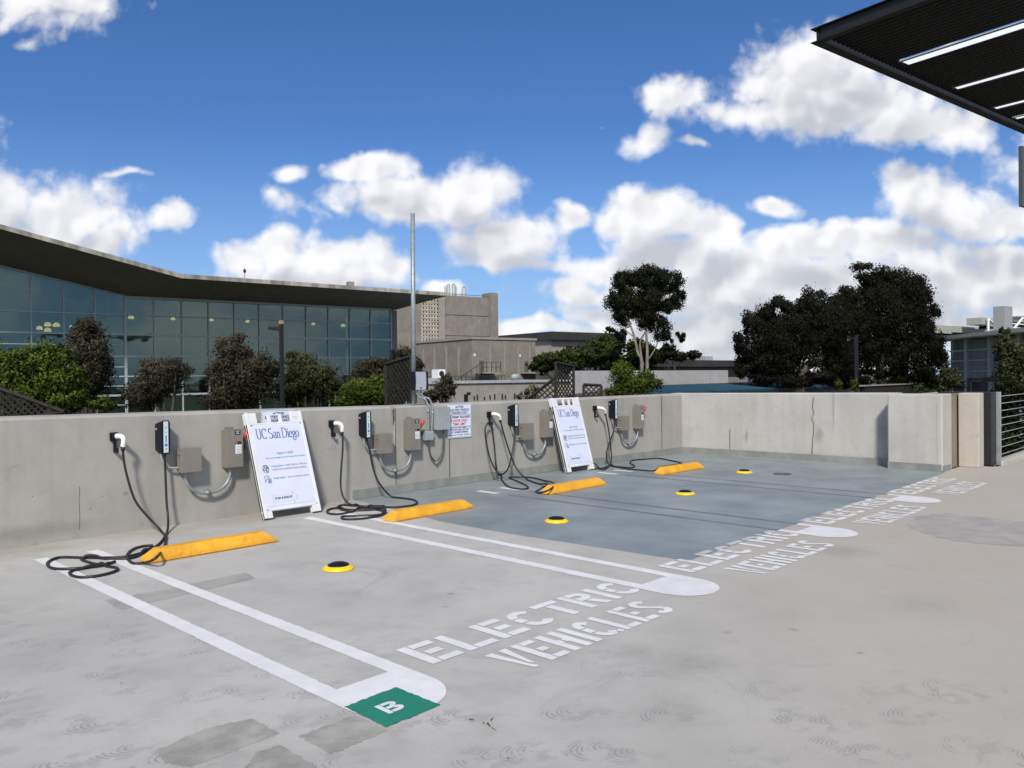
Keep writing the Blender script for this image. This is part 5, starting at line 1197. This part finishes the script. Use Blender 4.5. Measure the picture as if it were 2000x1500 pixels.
tree('slim_tree', 'slim dark tree immediately behind the mast', 'tree', base(795, 26), bl([(790, 705, 28, 26), (800, 740, 30, 34), (780, 770, 28, 22), (815, 720, 18, 20)], 26), 12000, .085, 'mid')
tree('small_shrub', 'small brown shrub right of the network box', 'shrub', base(868, 22), bl([(868, 760, 24, 24), (872, 745, 14, 16), (845, 775, 20, 14)], 22), 3500, .09, 'grey')
tree('sapling', 'sparse brownish sapling in front of the low concrete roof', 'shrub', base(1045, 24), bl([(1040, 765, 20, 16), (1020, 775, 16, 10)], 24), 450, .09, 'green', trunk=(.04, .015), limbs=5)
tree('young_tree', 'young light green tree in front of the tall eucalyptus', 'tree', base(1235, 26), bl([(1215, 735, 30, 26), (1245, 755, 45, 22), (1200, 765, 22, 16), (1280, 750, 22, 8), (1210, 718, 16, 12), (1262, 735, 22, 14)], 26), 8000, .085, 'lime', trunk=(.05, .02), limbs=12, clump=.36)
# hedge-like tree row
tree('broad_tree', 'broad dark green tree row left of the tall eucalyptus', 'tree', base(1150, 80), bl([(1075, 700, 32, 18), (1115, 705, 45, 24), (1165, 690, 45, 28), (1195, 680, 30, 28), (1200, 715, 45, 22), (1255, 700, 35, 28), (1060, 715, 24, 16), (1240, 680, 25, 20)], 80, 1.0), 17000, .34, 'hedge', clump=.3, asp=1.6)
# tall eucalyptus
def ep(u, v, z=70): return DP(u, v, z)
zE = 70
stE = [[(Vector(base(1250, zE)), 0.177), (ep(1254, 725), 0.158), (ep(1246, 690), 0.126), (ep(1238, 655), 0.103), (ep(1228, 625), 0.079), (ep(1222, 600), 0.063), (ep(1228, 580), 0.039)],
       [(Vector(base(1262, zE)), 0.177), (ep(1264, 725), 0.158), (ep(1264, 680), 0.118), (ep(1262, 640), 0.099), (ep(1268, 620), 0.079), (ep(1280, 600), 0.063), (ep(1290, 575), 0.039)],
       [(ep(1256, 715), 0.118), (ep(1250, 670), 0.079), (ep(1262, 645), 0.063), (ep(1270, 610), 0.048), (ep(1300, 590), 0.031)],
       [(ep(1264, 705), 0.079), (ep(1280, 680), 0.055), (ep(1290, 650), 0.039)], [(ep(1240, 660), 0.055), (ep(1215, 640), 0.039), (ep(1195, 630), 0.024)]]
tree('tall_eucalyptus', 'tall eucalyptus with pale forked trunk and flat topped crown, standing alone', 'tree', base(1256, zE),
     bl([(1220, 555, 32, 26), (1265, 545, 40, 24), (1305, 550, 32, 24), (1325, 585, 20, 22), (1205, 590, 22, 28), (1235, 590, 30, 30), (1275, 585, 32, 36), (1265, 625, 26, 26), (1300, 600, 22, 18), (1215, 620, 22, 18), (1195, 640, 14, 10), (1215, 655, 14, 14), (1295, 645, 20, 26), (1305, 672, 14, 14), (1330, 655, 12, 12), (1290, 540, 26, 16), (1235, 538, 26, 14)], zE, .9), 70000, .17, 'euc', bark='barkp', stems=stE, clump=.3)
tree('dark_tree', 'small dark tree crowns over the long dark building', 'tree', base(1330, 92), bl([(1300, 690, 24, 12), (1325, 695, 22, 10), (1355, 693, 16, 9), (1285, 700, 18, 10)], 92), 5000, .35, 'euc')
# dark trees
stA = [[(Vector(base(1555, 62)), .55), (DP(1562, 755, 62), .45), (DP(1566, 730, 62), .35), (DP(1588, 705, 62), .28), (DP(1625, 690, 62), .2), (DP(1660, 660, 62), .12)], [(DP(1560, 750, 62), .3), (DP(1535, 715, 62), .2), (DP(1510, 690, 62), .12)]]
tree('dark_eucalyptus', 'wide nearly black tree with a slanting pale limb, left of the dark pair', 'tree', base(1555, 62),
     bl([(1520, 600, 34, 22), (1470, 630, 34, 26), (1450, 665, 22, 28), (1500, 660, 50, 40), (1560, 640, 50, 40), (1590, 585, 26, 24), (1570, 605, 36, 24), (1540, 700, 60, 34), (1475, 705, 34, 26), (1600, 660, 40, 46), (1500, 735, 40, 20), (1600, 720, 34, 20), (1620, 620, 30, 26), (1560, 735, 30, 14), (1600, 610, 40, 34), (1630, 650, 40, 44), (1540, 660, 60, 50), (1640, 700, 40, 44), (1450, 690, 20, 30), (1590, 740, 50, 12), (1500, 625, 36, 28), (1625, 640, 44, 56), (1630, 735, 46, 22), (1450, 720, 20, 24), (1540, 745, 60, 12)], 62, .8), 130000, .18, 'eucb', bark='barkp', stems=stA, clump=.36)
stB = [[(Vector(base(1722, 66)), .5), (DP(1722, 750, 66), .42), (DP(1718, 710, 66), .3), (DP(1735, 660, 66), .2), (DP(1750, 600, 66), .1)]]
tree('dark_eucalyptus', 'tallest nearly black tree, right of the slanting limb', 'tree', base(1722, 66),
     bl([(1685, 535, 30, 18), (1725, 540, 34, 24), (1770, 550, 34, 24), (1800, 575, 26, 30), (1740, 575, 34, 30), (1790, 610, 34, 34), (1655, 580, 30, 22), (1680, 620, 44, 44), (1720, 650, 30, 40), (1800, 660, 38, 40), (1820, 680, 30, 34), (1770, 700, 50, 40), (1690, 690, 40, 34), (1830, 705, 22, 30), (1800, 735, 34, 20), (1740, 735, 34, 16), (1760, 580, 40, 36), (1760, 640, 44, 50), (1700, 590, 34, 34), (1670, 650, 40, 50), (1730, 690, 60, 46), (1815, 620, 24, 30), (1700, 735, 40, 16), (1780, 740, 50, 14), (1660, 710, 34, 40), (1650, 600, 34, 34), (1715, 560, 40, 30), (1775, 590, 46, 46), (1725, 610, 50, 50), (1655, 745, 40, 14), (1815, 740, 34, 18), (1835, 690, 20, 30)], 66, .8), 140000, .18, 'eucb', bark='barkp', stems=stB, clump=.36)
tree('leafy_tree', 'olive green tree rising behind the railing at the right edge', 'tree', base(1975, 30), bl([(1960, 680, 26, 30), (1985, 700, 40, 50), (1965, 740, 38, 34), (2000, 770, 60, 40), (1955, 800, 40, 40), (1990, 850, 70, 50), (1965, 650, 14, 14), (2040, 740, 50, 80)], 30, .8), 17000, .14, 'mid', clump=.3)
tree('low_shrub', 'wispy olive shrub between the dark trees and the glass laboratory', 'shrub', base(1855, 45), bl([(1855, 735, 26, 20), (1845, 720, 14, 12), (1870, 750, 30, 10)], 45), 2500, .16, 'mid')
for u, z in ((1638, 45), (1668, 44)):
    tree('spiky_plant', f"small yellowish spiky plant above the wall, {'left' if u == 1638 else 'right'} of the pair", 'plant', base(u, z), bl([(u, 752, 9, 12)], z), 500, .22, 'green', trunk=(.05, .03), limbs=2, asp=6)
tree('climbing_plant', 'dark climbing leaves beyond the railing', 'plant', (17.5, -3.2, GZ), [(Vector((17.2, -3.0, -1.0)), (1.8, 1.0, 1.3)), (Vector((19.5, -2.6, -.6)), (2.2, 1.0, 1.4)), (Vector((22, -2.6, -.4)), (2.5, 1.2, 1.4)), (Vector((18, -1.5, -2)), (3, 1.2, 1.6)), (Vector((24, -3.5, -1.6)), (3, 1.4, 1.8))], 26000, .09, 'hedge')
# far greenery that reads as one mass
far = [(DP(u, 742, 150), (14, 8, 3.2)) for u in range(-100, 2200, 90)]
fo = foliage('distant_greenery', [((c.x, c.y, -2.5), r) for c, r in far], 12000, 1.1, LM['hedge'], None)
tag(bpy.data.objects['distant_greenery'], kind='stuff')

# ------------------------------------------------------------------ lattices and lamp posts
MT['wood'] = M('dark_lattice_wood', (.011, .009, .007), .8, var=.2, scale=10)
def lattice(name, label, c4, pitch=.11, w=.028, tri=None):
    """flat lattice panel between four world corners (bottom-left, bottom-right, top-right, top-left)"""
    r = thing(name, c4[0], label, 'trellis', 'dark trellises beyond the wall')
    o, ux = c4[0], (c4[1]-c4[0]); L = ux.length; ux = ux/L; H = max((c4[2]-c4[1]).z, (c4[3]-c4[0]).z); nrm = Vector((-ux.y, ux.x, 0))
    hl, hr = (c4[3]-c4[0]).z, (c4[2]-c4[1]).z
    mb = MB(); k = -H
    def clip(x0, z0, x1, z1):
        N_ = 60; run = None; out = []
        for i in range(N_+1):
            t = i/N_; x, z = x0+(x1-x0)*t, z0+(z1-z0)*t
            ins = 0 <= x <= L and 0 <= z <= hl+(hr-hl)*x/L
            if ins and run is None: run = (x, z)
            if ins: last = (x, z)
            if not ins and run is not None: out.append((run, last)); run = None
        if run is not None: out.append((run, last))
        return out
    while k < L+H:
        for s_ in (1, -1):
            for (a, b) in clip(k if s_ > 0 else k+0, 0 if s_ > 0 else H, k+H, H if s_ > 0 else 0):
                if math.dist(a, b) < .03: continue
                d = Vector((b[0]-a[0], b[1]-a[1])).normalized(); n = Vector((-d.y, d.x))*w/2
                oz = nrm*(.006*s_)
                pts = [(a[0]-n.x, a[1]-n.y), (b[0]-n.x, b[1]-n.y), (b[0]+n.x, b[1]+n.y), (a[0]+n.x, a[1]+n.y)]
                A = [o+ux*p[0]+Vector((0, 0, p[1]))+oz for p in pts]; B = [q+nrm*.008*s_ for q in A]
                mb.add(A+B, [(0, 1, 2, 3), (7, 6, 5, 4), (0, 4, 5, 1), (1, 5, 6, 2), (2, 6, 7, 3), (3, 7, 4, 0)])
        k += pitch
    mb.build('lattice_slats', MT['wood'], r)
    fr = MB(); t = .035
    pts = [o, o+ux*L, o+ux*L+Vector((0, 0, hr)), o+Vector((0, 0, hl))]
    for a, b in zip(pts, pts[1:]+pts[:1]): fr.tube([a, b], t, 4)
    fr.build('frame', MT['wood'], r)
def low_(u, v, z): return DP(u, v, z)
lattice('trellis', 'upright trellis left of the mast, in front of the slim tree', [DP(755, 800, 12), DP(805, 800, 11.5), DP(805, 697, 11.5), DP(755, 712, 12)], .10)
lattice('trellis', 'tall upright trellis in the middle, left of its short neighbour', [DP(1086, 790, 17), DP(1121, 790, 17.5), DP(1121, 716, 17.5), DP(1089, 708, 17)], .12)
lattice('trellis', 'slanting trellis rising to the tall middle trellis', [DP(1030, 782, 17), DP(1085, 790, 17), DP(1085, 738, 17), DP(1030, 780, 17)], .12)
lattice('trellis', 'short upright trellis left of the young tree', [DP(1140, 790, 19), DP(1175, 790, 19), DP(1175, 753, 19), DP(1140, 751, 19)], .12)
lattice('trellis', 'sloping trellis at the lower left corner beyond the wall', [DP(-60, 830, 12), DP(125, 806, 12), DP(125, 805, 12), DP(-60, 738, 12)], .10)
lattice('trellis', 'low curly topped trellis in front of the blue roof', [DP(1392, 780, 24), DP(1440, 780, 24), DP(1440, 769, 24), DP(1392, 765, 24)], .16)
def lamppost(u, vtop, z, label, arm, head_v, rad=.07, pale=False):
    b = DP(u, 760, z); t = DP(u, vtop, z); r = thing('lamp_post', (b.x, b.y, GZ), label, 'lamp post')
    MB().box(b.x-rad, b.x+rad, b.y-rad, b.y+rad, GZ, t.z).build('pole', MT['steel'], r, bevel=.01)
    a = DP(u+(-1 if arm < 0 else 1)*2, head_v, z); c = DP(u+arm, head_v, z); k = z/FPX
    d = (c-a); n = d.normalized(); s_ = Vector((-n.y, n.x, 0))
    P_ = [a-s_*.05, a+s_*.05, c+s_*.18, c-s_*.18, ]
    mb = MB(); V = [p+Vector((0, 0, .03)) for p in P_[:2]]+[p+Vector((0, 0, .02)) for p in P_[2:]]; V += [p-Vector((0, 0, .09)) for p in P_[:2]]+[p-Vector((0, 0, .05)) for p in P_[2:]]
    mb.add(V, [(0, 1, 2, 3), (7, 6, 5, 4), (0, 4, 5, 1), (1, 5, 6, 2), (2, 6, 7, 3), (3, 7, 4, 0)]).build('lamp_head', MT['steel'], r, bevel=.01)
    if pale: MB().box(b.x-rad, b.x+rad, b.y-rad, b.y+rad, t.z+.001, t.z+.09).build('pole_cap', MT['tan'], r)
lamppost(551, 633, 20, 'tall dark light pole with a flat head pointing left, before the glass building', -24, 640, .042, True)
lamppost(768, 683, 26, 'shorter dark light pole with head pointing right, beside the glass building end', 18, 684.5, .07)
lamppost(910, 770, 26, 'low dark light fixture just above the wall, right of the small brown shrub', 9, 767.5, .05)
lamppost(1673, 655, 52, 'dark pole standing among the nearly black trees', 6, 667, .09)
lamppost(1893, 738, 24, 'thin dark light pole left of the pair near the railing', 15, 739.5, .05)
lamppost(1924, 737, 20, 'thick dark light pole with flat head near the railing', 20, 739, .08)
